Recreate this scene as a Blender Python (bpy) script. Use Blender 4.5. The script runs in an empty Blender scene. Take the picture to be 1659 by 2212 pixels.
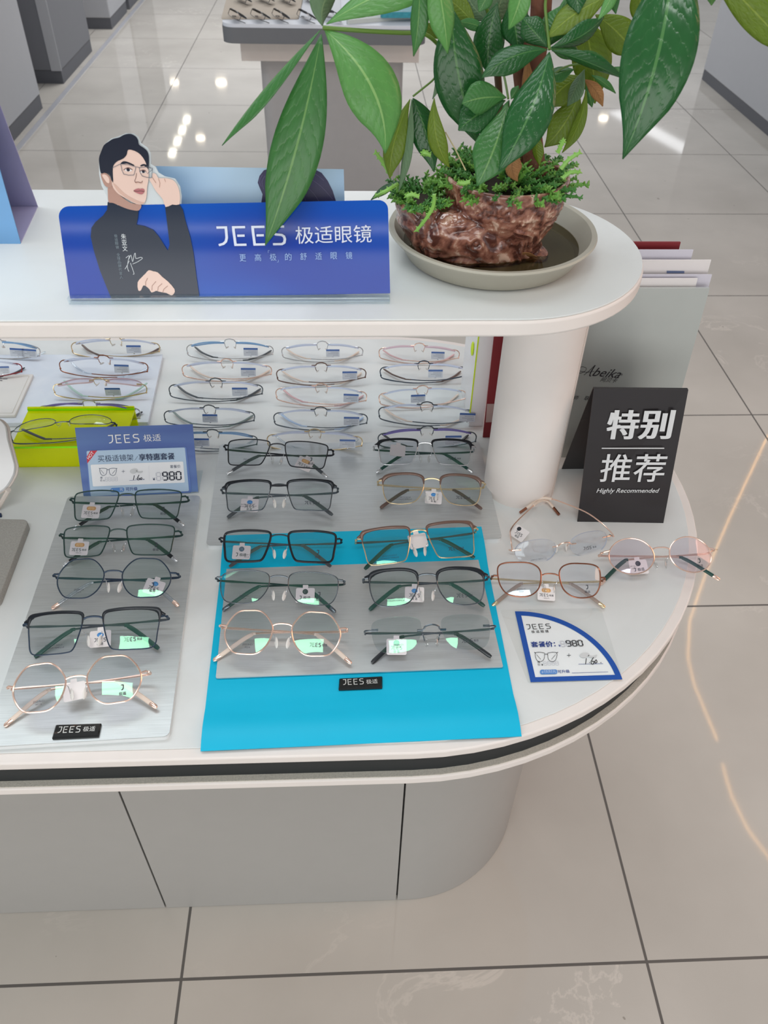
import bpy, bmesh, math, random
from mathutils import Vector, Matrix, geometry, noise as mnoise
random.seed(7)
C = bpy.context.scene.collection
SC = bpy.context.scene
# ------------------------------------------------------------------ camera
FPX, PITCH, ROLL, YAW, CAMH = 1742.144, 0.744583, 0.0266094, -0.0587575, 1.513423
TX0, TY0, TS = -0.294413, 0.479749, 0.8          # floor tile grid
cp, sp = math.cos(PITCH), math.sin(PITCH)
_f, _u, _r = Vector((0, cp, -sp)), Vector((0, sp, cp)), Vector((1, 0, 0))
_r2 = _r*math.cos(ROLL) + _u*math.sin(ROLL)
_u2 = -_r*math.sin(ROLL) + _u*math.cos(ROLL)
Rz = Matrix.Rotation(YAW, 3, 'Z')
FW, RT, UP = Rz @ _f, Rz @ _r2, Rz @ _u2
EYE = Vector((0, 0, CAMH))
cam = bpy.data.cameras.new('camera')
co = bpy.data.objects.new('camera', cam); C.objects.link(co)
cam.sensor_fit = 'VERTICAL'; cam.sensor_height = 36.0; cam.sensor_width = 27.0
cam.lens = FPX/2212*36.0
cam.clip_start = 0.02; cam.clip_end = 100
co.matrix_world = Matrix(((RT.x, UP.x, -FW.x, 0), (RT.y, UP.y, -FW.y, 0), (RT.z, UP.z, -FW.z, CAMH), (0, 0, 0, 1)))
cam.dof.use_dof = True; cam.dof.focus_distance = 0.98; cam.dof.aperture_fstop = 13.0
SC.camera = co
SC.view_settings.view_transform = 'Standard'; SC.view_settings.look = 'None'
SC.view_settings.gamma = 1.0; SC.view_settings.use_curve_mapping = False
SC.view_settings.exposure = 0.0
SC.cycles.transparent_max_bounces = 40
SC.cycles.max_bounces = 10
SC.cycles.use_denoising = True
SC.cycles.sample_clamp_indirect = 6.0
# ------------------------------------------------------------------ world and lights
w = bpy.data.worlds.new('world'); SC.world = w; w.use_nodes = True
nt = w.node_tree; nt.nodes.clear()
wo = nt.nodes.new('ShaderNodeOutputWorld'); bg = nt.nodes.new('ShaderNodeBackground')
tc = nt.nodes.new('ShaderNodeTexCoord'); sx = nt.nodes.new('ShaderNodeSeparateXYZ'); rp = nt.nodes.new('ShaderNodeValToRGB')
nt.links.new(tc.outputs['Generated'], sx.inputs[0])
nt.links.new(sx.outputs['Z'], rp.inputs[0]); nt.links.new(rp.outputs[0], bg.inputs['Color']); nt.links.new(bg.outputs[0], wo.inputs[0])
e = rp.color_ramp.elements
e[0].position = 0.0; e[0].color = (1.0, 1.0, 1.02, 1)
e[1].position = 1.0; e[1].color = (.62, .65, .68, 1)
k = e.new(.16); k.color = (.95, .95, .98, 1)
k = e.new(.42); k.color = (.44, .45, .47, 1)
bg.inputs['Strength'].default_value = 0.68

def area(name, loc, sx_, sy_, radiance, col=(1, 1, 1), target=None, rotz=0, shape='RECTANGLE'):
    l = bpy.data.lights.new(name, 'AREA'); l.shape = shape
    l.size = sx_; l.size_y = sy_; l.color = col
    a = sx_*sy_*(math.pi/4 if shape == 'DISK' else 1)
    l.energy = radiance*math.pi*a
    o = bpy.data.objects.new(name, l); C.objects.link(o); o.location = loc
    if target is not None:
        o.rotation_euler = (Vector(target)-Vector(loc)).to_track_quat('-Z', 'Y').to_euler()
    else:
        o.rotation_euler = (0, 0, rotz)
    return o
area('panel_light_over_customer', (-.05, -.38, 2.8), 1.15, .42, 9.5, (.97, 1, .99))
area('panel_light_over_counter', (-.75, 1.2, 2.8), 2.5, .8, 3.0, (.90, .97, 1))
area('panel_light_back', (-.4, 7.0, 2.9), 2.0, 2.0, 7, (.97, .98, 1))
area('panel_light_left', (-3.2, 2.0, 2.8), 1.2, 1.8, 3, (.85, .94, 1))
area('fill_light_behind', (-1.1, -2.9, 1.40), 4.0, 1.5, 2.7, (1, .99, .965), target=(-1.1, 0, 1.40))  # unseen fill light added behind the camera, also reflected in the blue sign
area('light_strip_behind', (-.3, -2.9, 2.27), 2.6, .035, 5, (1, .97, .9), target=(-.3, 0, 2.2))
area('warm_light_right', (2.9, 0.9, 2.4), 1.0, 1.6, 3.6, (1, .50, .28), target=(.3, .8, .8))
area('window_panel', (5.3, 13.2, 2.8), .35, 3.6, 2.2, (.95, .97, 1), rotz=.32)
for x, y, r_ in ((-3.1, 16.38, .16), (-2.25, 16.4, .2), (-2.25, 13.37, .14), (4.42, 14.5, .16)):
    area('downlight', (x, y, 2.8), r_, r_, 22, (1, .86, .66), shape='DISK')
for i in range(4):
    area('track_light', (-2.585, 12.7+i*.52, 2.8), .10, .30, 12, (1, .93, .75))
_strip = [(3.75, 5.618), (3.006, 4.544), (2.60, 3.93), (2.357, 3.521), (2.24, 3.2), (2.213, 2.985), (2.223, 2.579)]
_strip2 = [(2.197, 2.425), (2.179, 2.22), (2.20, 2.02), (2.254, 1.867), (2.34, 1.65), (2.5, 1.4)]
for S_ in (_strip, _strip2):
    for a, b in zip(S_[:-1], S_[1:]):
        d = Vector((b[0]-a[0], b[1]-a[1]))
        area('strip_light', ((a[0]+b[0])/2, (a[1]+b[1])/2, 2.8), d.length, .010, 13, (1, .52, .16), rotz=math.atan2(d.y, d.x))

# ------------------------------------------------------------------ helpers
def ray(u, v): return FW + RT*((u-829.5)/FPX) - UP*((v-1106)/FPX)
def at(u, v, z=0.0):
    d = ray(u, v); return EYE + d*((z-CAMH)/d.z)
def aty(u, v, y):
    d = ray(u, v); return EYE + d*(y/d.y)
def lin(c):
    return tuple((x/12.92 if x <= .04045 else ((x+.055)/1.055)**2.4) for x in c)
def rgb(r, g, b): return lin((r/255, g/255, b/255))
MATS = {}
def mat(name, col, rough=.5, metal=0.0, spec=.5, var=.04, vscale=30, bump=0, bscale=200, coat=0, trans=0, emit=None, ior=1.45, sub=0):
    """principled surface with a little procedural colour / roughness variation"""
    if name in MATS: return MATS[name]
    m = bpy.data.materials.new(name); m.use_nodes = True; t = m.node_tree; n = t.nodes
    p = n['Principled BSDF']
    p.inputs['Roughness'].default_value = rough; p.inputs['Metallic'].default_value = metal
    p.inputs['Specular IOR Level'].default_value = spec; p.inputs['Coat Weight'].default_value = coat
    p.inputs['Transmission Weight'].default_value = trans; p.inputs['IOR'].default_value = ior
    if sub: p.inputs['Subsurface Weight'].default_value = sub; p.inputs['Subsurface Scale'].default_value = .005
    tcn = n.new('ShaderNodeTexCoord'); nz = n.new('ShaderNodeTexNoise'); nz.inputs['Scale'].default_value = vscale
    nz.inputs['Detail'].default_value = 3
    t.links.new(tcn.outputs['Object'], nz.inputs['Vector'])
    mx = n.new('ShaderNodeMix'); mx.data_type = 'RGBA'
    mx.inputs[6].default_value = (*[c*(1-var) for c in col], 1); mx.inputs[7].default_value = (*[min(1, c*(1+var)) for c in col], 1)
    t.links.new(nz.outputs['Fac'], mx.inputs[0]); t.links.new(mx.outputs[2], p.inputs['Base Color'])
    if emit: 
        p.inputs['Emission Color'].default_value = (*col, 1); p.inputs['Emission Strength'].default_value = emit
    if bump:
        b = n.new('ShaderNodeBump'); b.inputs['Strength'].default_value = bump; b.inputs['Distance'].default_value = .002
        n2 = n.new('ShaderNodeTexNoise'); n2.inputs['Scale'].default_value = bscale
        t.links.new(tcn.outputs['Object'], n2.inputs['Vector']); t.links.new(n2.outputs['Fac'], b.inputs['Height']); t.links.new(b.outputs[0], p.inputs['Normal'])
    MATS[name] = m; return m
def clear_mat(name, tint, gloss=.05, gcol=(1, 1, 1), rough=.02):
    if name in MATS: return MATS[name]
    m = bpy.data.materials.new(name); m.use_nodes = True; t = m.node_tree; n = t.nodes; n.clear()
    o = n.new('ShaderNodeOutputMaterial'); mx = n.new('ShaderNodeMixShader'); tr = n.new('ShaderNodeBsdfTransparent')
    g = n.new('ShaderNodeBsdfGlossy'); g.inputs['Color'].default_value = (*gcol, 1); g.inputs['Roughness'].default_value = rough
    tr.inputs['Color'].default_value = (*tint, 1)
    lw = n.new('ShaderNodeLayerWeight'); lw.inputs['Blend'].default_value = .12
    ad = n.new('ShaderNodeMath'); ad.operation = 'MULTIPLY_ADD'; ad.inputs[1].default_value = .6; ad.inputs[2].default_value = gloss
    t.links.new(lw.outputs['Facing'], ad.inputs[0])
    pw = n.new('ShaderNodeMath'); pw.operation = 'POWER'; pw.inputs[1].default_value = 4
    t.links.new(lw.outputs['Facing'], pw.inputs[0]); t.links.new(pw.outputs[0], ad.inputs[0])
    t.links.new(ad.outputs[0], mx.inputs[0]); t.links.new(tr.outputs[0], mx.inputs[1]); t.links.new(g.outputs[0], mx.inputs[2])
    t.links.new(mx.outputs[0], o.inputs[0]); MATS[name] = m; return m

class MB:
    """collects shapes for ONE mesh"""
    def __init__(s): s.v = []; s.f = []; s.uv = None
    def add(s, vs, fs):
        k = len(s.v); s.v += [Vector(x) for x in vs]; s.f += [tuple(i+k for i in q) for q in fs]; return s
    def box(s, a, b):
        x0, y0, z0 = a; x1, y1, z1 = b
        return s.add([(x0, y0, z0), (x1, y0, z0), (x1, y1, z0), (x0, y1, z0), (x0, y0, z1), (x1, y0, z1), (x1, y1, z1), (x0, y1, z1)],
                     [(0, 3, 2, 1), (4, 5, 6, 7), (0, 1, 5, 4), (1, 2, 6, 5), (2, 3, 7, 6), (3, 0, 4, 7)])
    def prism(s, pts, z0, z1):
        n = len(pts)
        vs = [(p[0], p[1], z0) for p in pts] + [(p[0], p[1], z1) for p in pts]
        area2 = sum(pts[i][0]*pts[(i+1) % n][1]-pts[(i+1) % n][0]*pts[i][1] for i in range(n))
        bot = tuple(range(n)); top = tuple(range(n, 2*n))
        if area2 < 0: fs = [bot, top[::-1]] + [(i+n, (i+1) % n+n, (i+1) % n, i) for i in range(n)]
        else: fs = [bot[::-1], top] + [(i, (i+1) % n, (i+1) % n+n, i+n) for i in range(n)]
        return s.add(vs, fs)
    def rings(s, rings, caps=(True, True), closed=False):
        n = len(rings[0]); vs = [p for r in rings for p in r]; fs = []
        m = len(rings)
        for i in range(m if closed else m-1):
            a, b = i*n, ((i+1) % m)*n
            for j in range(n): fs.append((a+j, a+(j+1) % n, b+(j+1) % n, b+j))
        if not closed:
            if caps[0]: fs.append(tuple(range(n))[::-1])
            if caps[1]: fs.append(tuple(range((m-1)*n, m*n)))
        return s.add(vs, fs)
    def tube(s, pts, r, n=8, closed=False, squash=1.0, ref=None):
        pts = [Vector(p) for p in pts]; m = len(pts)
        rr = r if isinstance(r, (list, tuple)) else [r]*m
        T = []
        for i in range(m):
            a = pts[(i-1) % m] if (closed or i > 0) else pts[i]; b = pts[(i+1) % m] if (closed or i < m-1) else pts[i]
            d = (b-a); T.append(d.normalized() if d.length > 1e-9 else Vector((0, 0, 1)))
        if ref is not None: u = Vector(ref)
        else: u = Vector((0, 0, 1)) if abs(T[0].z) < .9 else Vector((1, 0, 0))
        rings = []
        for i in range(m):
            if ref is not None: u = Vector(ref)
            u = (u-T[i]*u.dot(T[i]))
            u = u.normalized() if u.length > 1e-6 else T[i].orthogonal().normalized()
            w_ = T[i].cross(u)
            rings.append([pts[i]+u*(math.cos(2*math.pi*j/n)*rr[i]*squash)+w_*(math.sin(2*math.pi*j/n)*rr[i]) for j in range(n)])
        return s.rings(rings, closed=closed)
    def lathe(s, prof, n=48, c=(0, 0)):
        return s.rings([[(c[0]+r*math.cos(2*math.pi*j/n), c[1]+r*math.sin(2*math.pi*j/n), z) for j in range(n)] for r, z in prof], caps=(True, True))
    def ell(s, c, rx, ry, rz, n=10, m=6, M=None):
        rings = []
        for i in range(1, m):
            a = math.pi*i/m
            rings.append([Vector((rx*math.sin(a)*math.cos(2*math.pi*j/n), ry*math.sin(a)*math.sin(2*math.pi*j/n), -rz*math.cos(a))) for j in range(n)])
        rings = [[(M @ p if M else p)+Vector(c) for p in r_] for r_ in rings]
        return s.rings(rings)
    def poly(s, pts):
        pts = [Vector(p) for p in pts]
        # flatten for tessellation
        tri = geometry.tessellate_polygon([pts])
        return s.add(pts, [tuple(t) for t in tri])
    def xf(s, M):
        s.v = [M @ v for v in s.v]; return s
    def mesh(s, name, smooth=True, angle=.7):
        me = bpy.data.meshes.new(name); me.from_pydata([tuple(v) for v in s.v], [], s.f); me.update()
        bm = bmesh.new(); bm.from_mesh(me); bmesh.ops.recalc_face_normals(bm, faces=bm.faces)
        for e_ in bm.edges:
            e_.smooth = smooth and (len(e_.link_faces) == 2 and e_.calc_face_angle(3) < angle)
        for f_ in bm.faces: f_.smooth = smooth
        bm.to_mesh(me); bm.free(); return me
def obj(name, mb, m, parent=None, world=False, smooth=True, bevel=0, label=None, angle=.7):
    """links ONE mesh object; world=True: vertices are in world space"""
    if isinstance(mb, MB):
        if world and parent is not None:
            off = Vector(parent.get('_org', (0, 0, 0))); mb.v = [v-off for v in mb.v]
        me = mb.mesh(name, smooth, angle)
    else: me = mb
    if m is not None and len(me.materials) == 0: me.materials.append(m)
    o = bpy.data.objects.new(name, me); C.objects.link(o)
    if parent is not None: o.parent = parent
    if parent is not None and '_org' in parent: o['_org'] = parent['_org']
    if bevel:
        b = o.modifiers.new('bevel', 'BEVEL'); b.width = bevel; b.segments = 3; b.limit_method = 'ANGLE'; b.angle_limit = .6; b.harden_normals = False
    if label: o['label'] = label
    return o
def tag(o, label, cat, group=None, kind=None):
    o['label'] = label; o['category'] = cat
    if group: o['group'] = group
    if kind: o['kind'] = kind
    return o
def thing(name, label, cat, org=(0, 0, 0), group=None):
    o = bpy.data.objects.new(name, None); C.objects.link(o); o.empty_display_size = .05
    o.location = org; o['_org'] = tuple(org); return tag(o, label, cat, group)
def single(name, mb, m, label, cat, group=None, bevel=0, smooth=True, org=None):
    c = Vector(org) if org is not None else Vector((sum(v.x for v in mb.v)/len(mb.v), sum(v.y for v in mb.v)/len(mb.v), min(v.z for v in mb.v)))
    mb.v = [v-c for v in mb.v]
    o = obj(name, mb, m, None, smooth=smooth, bevel=bevel); o.location = c; o['_org'] = tuple(c); return tag(o, label, cat, group)
def struct(name, mb, m, smooth=False, bevel=0):
    o = obj(name, mb, m, smooth=smooth, bevel=bevel); o['kind'] = 'structure'; return o
def roundpoly(pts, r, n=6):
    out = []; m = len(pts); rs = r if isinstance(r, (list, tuple)) else [r]*m
    for i in range(m):
        p = Vector(pts[i][:2]); a = Vector(pts[i-1][:2])-p; b = Vector(pts[(i+1) % m][:2])-p
        if rs[i] <= 0: out.append(p); continue
        a.normalize(); b.normalize(); ang = a.angle(b); d = rs[i]/math.tan(ang/2)
        c = p+(a+b).normalized()*(rs[i]/math.sin(ang/2)); s0 = p+a*d-c; s1 = p+b*d-c
        a0 = math.atan2(s0.y, s0.x); a1 = math.atan2(s1.y, s1.x); da = (a1-a0+math.pi) % (2*math.pi)-math.pi
        for j in range(n+1): 
            t = a0+da*j/n; out.append(c+Vector((math.cos(t), math.sin(t)))*rs[i])
    return out
def stadium(cx, cy, r, xl, n=40):
    return [(xl, cy-r)]+[(cx+r*math.cos(-math.pi/2+math.pi*i/n), cy+r*math.sin(-math.pi/2+math.pi*i/n)) for i in range(n+1)]+[(xl, cy+r)]
def spline(pts, n=6, closed=False):
    pts = [Vector(p) for p in pts]; m = len(pts); out = []
    for i in range(m if closed else m-1):
        if closed: p0, p1, p2, p3 = pts[i-1], pts[i], pts[(i+1) % m], pts[(i+2) % m]
        else: p0, p1, p2, p3 = pts[max(i-1, 0)], pts[i], pts[i+1], pts[min(i+2, m-1)]
        for j in range(n):
            t = j/n; out.append(.5*((2*p1)+(p2-p0)*t+(2*p0-5*p1+4*p2-p3)*t*t+(3*p1-p0-3*p2+p3)*t*t*t))
    if not closed: out.append(pts[-1])
    return out
# ---- lettering
_TX = {}
def text_geo(body, bold=0.0, shear=0.0):
    key = (body, bold, shear)
    if key not in _TX:
        c = bpy.data.curves.new('lettering', 'FONT'); c.body = body; c.resolution_u = 3; c.offset = bold; c.shear = shear
        o = bpy.data.objects.new('lettering', c); C.objects.link(o)
        me = bpy.data.meshes.new_from_object(o)
        vs = [v.co.copy() for v in me.vertices]; fs = [tuple(p.vertices) for p in me.polygons]
        bpy.data.objects.remove(o); bpy.data.curves.remove(c); bpy.data.meshes.remove(me)
        x0 = min(v.x for v in vs); x1 = max(v.x for v in vs); y0 = min(v.y for v in vs); y1 = max(v.y for v in vs)
        _TX[key] = ([Vector((v.x-x0, v.y-y0, 0)) for v in vs], fs, x1-x0, y1-y0)
    return _TX[key]
def ribbon2(pts, wd):
    """flat stroke (list of 2-D points) as verts, faces"""
    pts = [Vector(p[:2]) for p in pts]; m = len(pts); vs = []; fs = []
    for i in range(m):
        a = pts[max(i-1, 0)]; b = pts[min(i+1, m-1)]; d1 = (pts[i]-a); d2 = (b-pts[i])
        d1 = d1.normalized() if d1.length > 1e-9 else d2.normalized(); d2 = d2.normalized() if d2.length > 1e-9 else d1
        t = (d1+d2).normalized() if (d1+d2).length > 1e-6 else d1
        nrm = Vector((-t.y, t.x)); k = min(1.6, 1/max(.3, t.dot(d1)))
        vs += [pts[i]+nrm*wd/2*k, pts[i]-nrm*wd/2*k]
    for i in range(m-1): fs.append((2*i, 2*i+1, 2*i+3, 2*i+2))
    return [Vector((v.x, v.y, 0)) for v in vs], fs
_J = [[(0, 1), (.46, 1), (.46, .42), (.40, .2), (.27, .07), (.04, 0)]]
_E = [[(.62, 1), (.04, 1), (.04, .80), (.08, 0), (.62, 0)], [(.20, .52), (.56, .52)]]
_S = [[(.64, 1), (.22, 1), (.10, .94), (.06, .80), (.10, .64), (.2, .56), (.50, .52), (.60, .44), (.64, .28), (.60, .08), (.48, 0), (.04, 0)]]
_I = [[(.2, 1), (.2, 0)]]
def logo_geo(word='JEES', wt=.13):
    vs, fs = [], []; x = 0
    for ch in word:
        for st in {'J': _J, 'E': _E, 'S': _S, 'I': _I}[ch]:
            a, b = ribbon2([(p[0]+x, p[1]) for p in st], wt); k = len(vs); vs += a; fs += [tuple(i+k for i in q) for q in b]
        x += {'J': .78, 'E': .94, 'S': .9, 'I': .55}[ch]
    x1 = max(v.x for v in vs); return vs, fs, x1, 1.0
_SEG = {'a': ((.08, 1), (.42, 1)), 'b': ((.46, .96), (.46, .54)), 'c': ((.46, .46), (.46, .04)), 'd': ((.08, 0), (.42, 0)), 'e': ((.04, .04), (.04, .46)), 'f': ((.04, .54), (.04, .96)), 'g': ((.08, .5), (.42, .5))}
_DIG = {'8': 'abcdefg', '9': 'abcdfg', '0': 'abcdef'}
def seg_geo(word, wt=.09):
    vs, fs = [], []; x = 0
    for ch in word:
        for s_ in _DIG.get(ch, ''):
            a, b = ribbon2([(p[0]+x, p[1]) for p in _SEG[s_]], wt); k = len(vs); vs += a; fs += [tuple(i+k for i in q) for q in b]
        x += .62
    return vs, fs, x-.12, 1.0
class Plane:
    """a flat surface that stands in the place; pixels of the photo are carried onto it"""
    def __init__(s, p0, n, eps=.00025):
        s.p = Vector(p0); s.n = Vector(n).normalized(); s.eps = eps
        if s.n.dot(EYE-s.p) < 0: s.n = -s.n
    def P(s, u, v, layer=0):
        d = ray(u, v); t = (s.p-EYE).dot(s.n)/d.dot(s.n); return EYE+d*t+s.n*(s.eps*layer)
    def poly(s, mb, px, layer=1, smooth=0):
        if smooth: px = [tuple(q) for q in spline([(a, b, 0) for a, b in px], smooth, True)]
        mb.poly([s.P(q[0], q[1], layer) for q in px]); return s
    def stroke(s, mb, px, wpx, layer=1, smooth=0):
        if smooth: px = [tuple(q) for q in spline([(a, b, 0) for a, b in px], smooth)]
        vs, fs = ribbon2(px, wpx); mb.add([s.P(q.x, q.y, layer) for q in vs], fs); return s
    def geo(s, mb, G, a, b, layer=1, hpx=None):
        """put lettering with its base line from pixel a to pixel b (optionally hpx pixels tall)"""
        vs, fs, W, H = G; A = s.P(*a, layer); B = s.P(*b, layer); X = (B-A); L = X.length; X.normalize()
        Y = s.n.cross(X); 
        if Y.z < 0 or (abs(Y.z) < .2 and Y.y < 0): Y = -Y
        sc = L/W; sy = sc
        if hpx:
            T = s.P((a[0]+b[0])/2, (a[1]+b[1])/2-hpx, layer)-(A+B)/2; sy = abs(T.dot(Y))/H
        mb.add([A+X*(v.x*sc)+Y*(v.y*sy) for v in vs], fs); return s
def P5(c): return (100+c[0]*.24111, 270+c[1]*.24111)
def crop(ox, oy, k): return lambda *c: (ox+c[0]*k, oy+c[1]*k)
# ------------------------------------------------------------------ materials
def floor_material():
    m = bpy.data.materials.new('polished_tile'); m.use_nodes = True; t = m.node_tree; n = t.nodes; p = n['Principled BSDF']; L = t.links.new
    g = n.new('ShaderNodeNewGeometry'); s = n.new('ShaderNodeSeparateXYZ'); L(g.outputs['Position'], s.inputs[0])
    def math_(op, a, b=None, c=None):
        q = n.new('ShaderNodeMath'); q.operation = op
        for i, x in enumerate((a, b, c)):
            if x is None: continue
            if isinstance(x, (int, float)): q.inputs[i].default_value = x
            else: L(x, q.inputs[i])
        return q.outputs[0]
    ds = []; ids = []
    for ax, o in (('X', TX0), ('Y', TY0)):
        q = math_('DIVIDE', math_('SUBTRACT', s.outputs[ax], o), TS); fr = math_('FRACT', q); ids.append(math_('FLOOR', q))
        ds.append(math_('MINIMUM', fr, math_('SUBTRACT', 1.0, fr)))
    line = math_('LESS_THAN', math_('MINIMUM', ds[0], ds[1]), .0031)
    nz = n.new('ShaderNodeTexNoise'); nz.inputs['Scale'].default_value = 2.2; nz.inputs['Detail'].default_value = 6; L(g.outputs['Position'], nz.inputs['Vector'])
    cb = n.new('ShaderNodeCombineXYZ'); L(ids[0], cb.inputs[0]); L(ids[1], cb.inputs[1])
    wn = n.new('ShaderNodeTexWhiteNoise'); L(cb.outputs[0], wn.inputs['Vector'])
    va = n.new('ShaderNodeVectorMath'); va.operation = 'MULTIPLY_ADD'; va.inputs[1].default_value = (9, 9, 9); L(wn.outputs['Color'], va.inputs[0]); L(g.outputs['Position'], va.inputs[2])
    vn = n.new('ShaderNodeTexNoise'); vn.inputs['Scale'].default_value = 3.0; vn.inputs['Detail'].default_value = 7; vn.inputs['Roughness'].default_value = .62; vn.inputs['Distortion'].default_value = .8; L(va.outputs[0], vn.inputs['Vector'])
    vein = math_('SUBTRACT', 1.0, math_('MINIMUM', math_('MULTIPLY', math_('ABSOLUTE', math_('SUBTRACT', vn.outputs['Fac'], .5)), 70), 1.0))
    n3 = n.new('ShaderNodeTexNoise'); n3.inputs['Scale'].default_value = 1.3; L(va.outputs[0], n3.inputs['Vector'])
    veinm = math_('MULTIPLY', vein, math_('MULTIPLY', math_('MAXIMUM', math_('SUBTRACT', n3.outputs['Fac'], .52), 0), 3.0))
    r = n.new('ShaderNodeValToRGB'); L(nz.outputs['Fac'], r.inputs[0])
    r.color_ramp.elements[0].position = .3; r.color_ramp.elements[0].color = (*rgb(190, 184, 175), 1)
    r.color_ramp.elements[1].position = .7; r.color_ramp.elements[1].color = (*rgb(208, 202, 193), 1)
    m1 = n.new('ShaderNodeMix'); m1.data_type = 'RGBA'; L(veinm, m1.inputs[0]); L(r.outputs[0], m1.inputs[6]); m1.inputs[7].default_value = (*rgb(228, 220, 210), 1)
    # dirt specks
    sp_ = n.new('ShaderNodeTexNoise'); sp_.inputs['Scale'].default_value = 26; sp_.inputs['Detail'].default_value = 2; L(g.outputs['Position'], sp_.inputs['Vector'])
    m2 = n.new('ShaderNodeMix'); m2.data_type = 'RGBA'; L(math_('MULTIPLY', math_('GREATER_THAN', sp_.outputs['Fac'], .765), .55), m2.inputs[0]); L(m1.outputs[2], m2.inputs[6]); m2.inputs[7].default_value = (*rgb(120, 108, 96), 1)
    m3 = n.new('ShaderNodeMix'); m3.data_type = 'RGBA'; L(line, m3.inputs[0]); L(m2.outputs[2], m3.inputs[6]); m3.inputs[7].default_value = (*rgb(96, 92, 88), 1)
    L(m3.outputs[2], p.inputs['Base Color'])
    L(math_('MULTIPLY_ADD', line, .5, .045), p.inputs['Roughness']); p.inputs['Specular IOR Level'].default_value = .62
    b = n.new('ShaderNodeBump'); b.inputs['Strength'].default_value = .4; b.inputs['Distance'].default_value = .002; L(math_('SUBTRACT', 1.0, line), b.inputs['Height']); L(b.outputs[0], p.inputs['Normal'])
    return m
def marble_material(name, base, dark, rough, amount=.35, scale=5):
    m = bpy.data.materials.new(name); m.use_nodes = True; t = m.node_tree; n = t.nodes; p = n['Principled BSDF']; L = t.links.new
    g = n.new('ShaderNodeTexCoord'); a = n.new('ShaderNodeTexNoise'); a.inputs['Scale'].default_value = scale; a.inputs['Detail'].default_value = 5; a.inputs['Distortion'].default_value = 1.2
    L(g.outputs['Object'], a.inputs['Vector'])
    r = n.new('ShaderNodeValToRGB'); L(a.outputs['Fac'], r.inputs[0])
    r.color_ramp.elements[0].position = .42; r.color_ramp.elements[0].color = (*[b_*(1-amount)+d_*amount for b_, d_ in zip(base, dark)], 1)
    r.color_ramp.elements[1].position = .62; r.color_ramp.elements[1].color = (*base, 1)
    L(r.outputs[0], p.inputs['Base Color']); p.inputs['Roughness'].default_value = rough; p.inputs['Specular IOR Level'].default_value = .4
    return m
def brushed_material(name, col, rough, axis=(1, 60, 1)):
    m = bpy.data.materials.new(name); m.use_nodes = True; t = m.node_tree; n = t.nodes; p = n['Principled BSDF']; L = t.links.new
    g = n.new('ShaderNodeTexCoord'); mp = n.new('ShaderNodeMapping'); mp.inputs['Scale'].default_value = axis; L(g.outputs['Object'], mp.inputs[0])
    a = n.new('ShaderNodeTexNoise'); a.inputs['Scale'].default_value = 28; a.inputs['Detail'].default_value = 4; L(mp.outputs[0], a.inputs['Vector'])
    r = n.new('ShaderNodeValToRGB'); L(a.outputs['Fac'], r.inputs[0])
    r.color_ramp.elements[0].position = .3; r.color_ramp.elements[0].color = (*[c*.88 for c in col], 1); r.color_ramp.elements[1].position = .7; r.color_ramp.elements[1].color = (*[min(1, c*1.08) for c in col], 1)
    L(r.outputs[0], p.inputs['Base Color']); p.inputs['Metallic'].default_value = .75; p.inputs['Roughness'].default_value = rough
    b = n.new('ShaderNodeBump'); b.inputs['Strength'].default_value = .12; b.inputs['Distance'].default_value = .0004; L(a.outputs['Fac'], b.inputs['Height']); L(b.outputs[0], p.inputs['Normal'])
    return m
WHITE = marble_material('white_marble_top', rgb(224, 227, 226), rgb(192, 194, 191), .38, .35, 4)
EDGE = mat('cream_white_edge', rgb(229, 221, 215), .45)
GREY = mat('satin_grey_panel', rgb(172, 170, 166), .42, var=.02)
DARK = mat('dark_groove', rgb(36, 40, 42), .5)
GRIT = mat('sandy_grit', rgb(186, 181, 170), .8, var=.3, vscale=600, bump=.25, bscale=900)
BLACKGAP = mat('black_gap', rgb(28, 28, 28), .6)
STEEL = brushed_material('brushed_steel', rgb(205, 209, 209), .40)
PLASTICW = mat('white_plastic', rgb(236, 236, 236), .35)
WHITEINK = mat('white_ink', rgb(236, 236, 238), .5)
GREYINK = mat('grey_ink', rgb(150, 168, 190), .5)
BLACKINK = mat('black_ink', rgb(32, 34, 40), .5)
NAVYINK = mat('navy_ink', rgb(38, 66, 140), .5)
GHOSTINK = mat('ghost_ink', rgb(206, 208, 214), .5)
# ------------------------------------------------------------------ the setting
fl = MB(); fl.box((-9, -3, -.05), (9, 19, 0)); struct('floor', fl, floor_material())
wb = MB(); wb.box((-9, 18.9, 0), (9, 19, 3.1)); struct('wall_back', wb, mat('white_wall', rgb(225, 226, 228), .6))
st = MB(); st.box((-1.738, 1.5, 0), (-1.706, 14, .003)); struct('trim_1', st, mat('steel_strip', rgb(205, 205, 210), .3, metal=.4))
# ------------------------------------------------------------------ background cabinets
CABL = mat('grey_cabinet', rgb(176, 178, 183), .5, var=.02); CABD = mat('dark_grey_cabinet', rgb(116, 118, 124), .5, var=.02); PLINTH = mat('dark_plinth', rgb(92, 94, 100), .5)
def cabinet(x0, x1, y0, y1, hgt, label, ph=.075, m=CABL, side=None):
    t = thing('display_cabinet', label, 'cabinet', ((x0+x1)/2, (y0+y1)/2, 0))
    a = MB(); a.box((x0, y0, ph), (x1, y1, hgt)); obj('body', a, m, t, True, bevel=.008)
    b = MB(); b.box((x0+.004, y0+.004, 0), (x1-.004, y1-.004, ph)); obj('plinth', b, PLINTH, t, True)
    if side:
        c = MB(); c.box((x1-.06, y0-.006, ph), (x1+.004, y0-.0005, hgt)); obj('edge_panel', c, side, t, True)
cabinet(-2.6, -1.772, 3.6, 5.20, 1.05, 'tall grey display cabinet at the far left, nearest along the metal floor strip')
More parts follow.
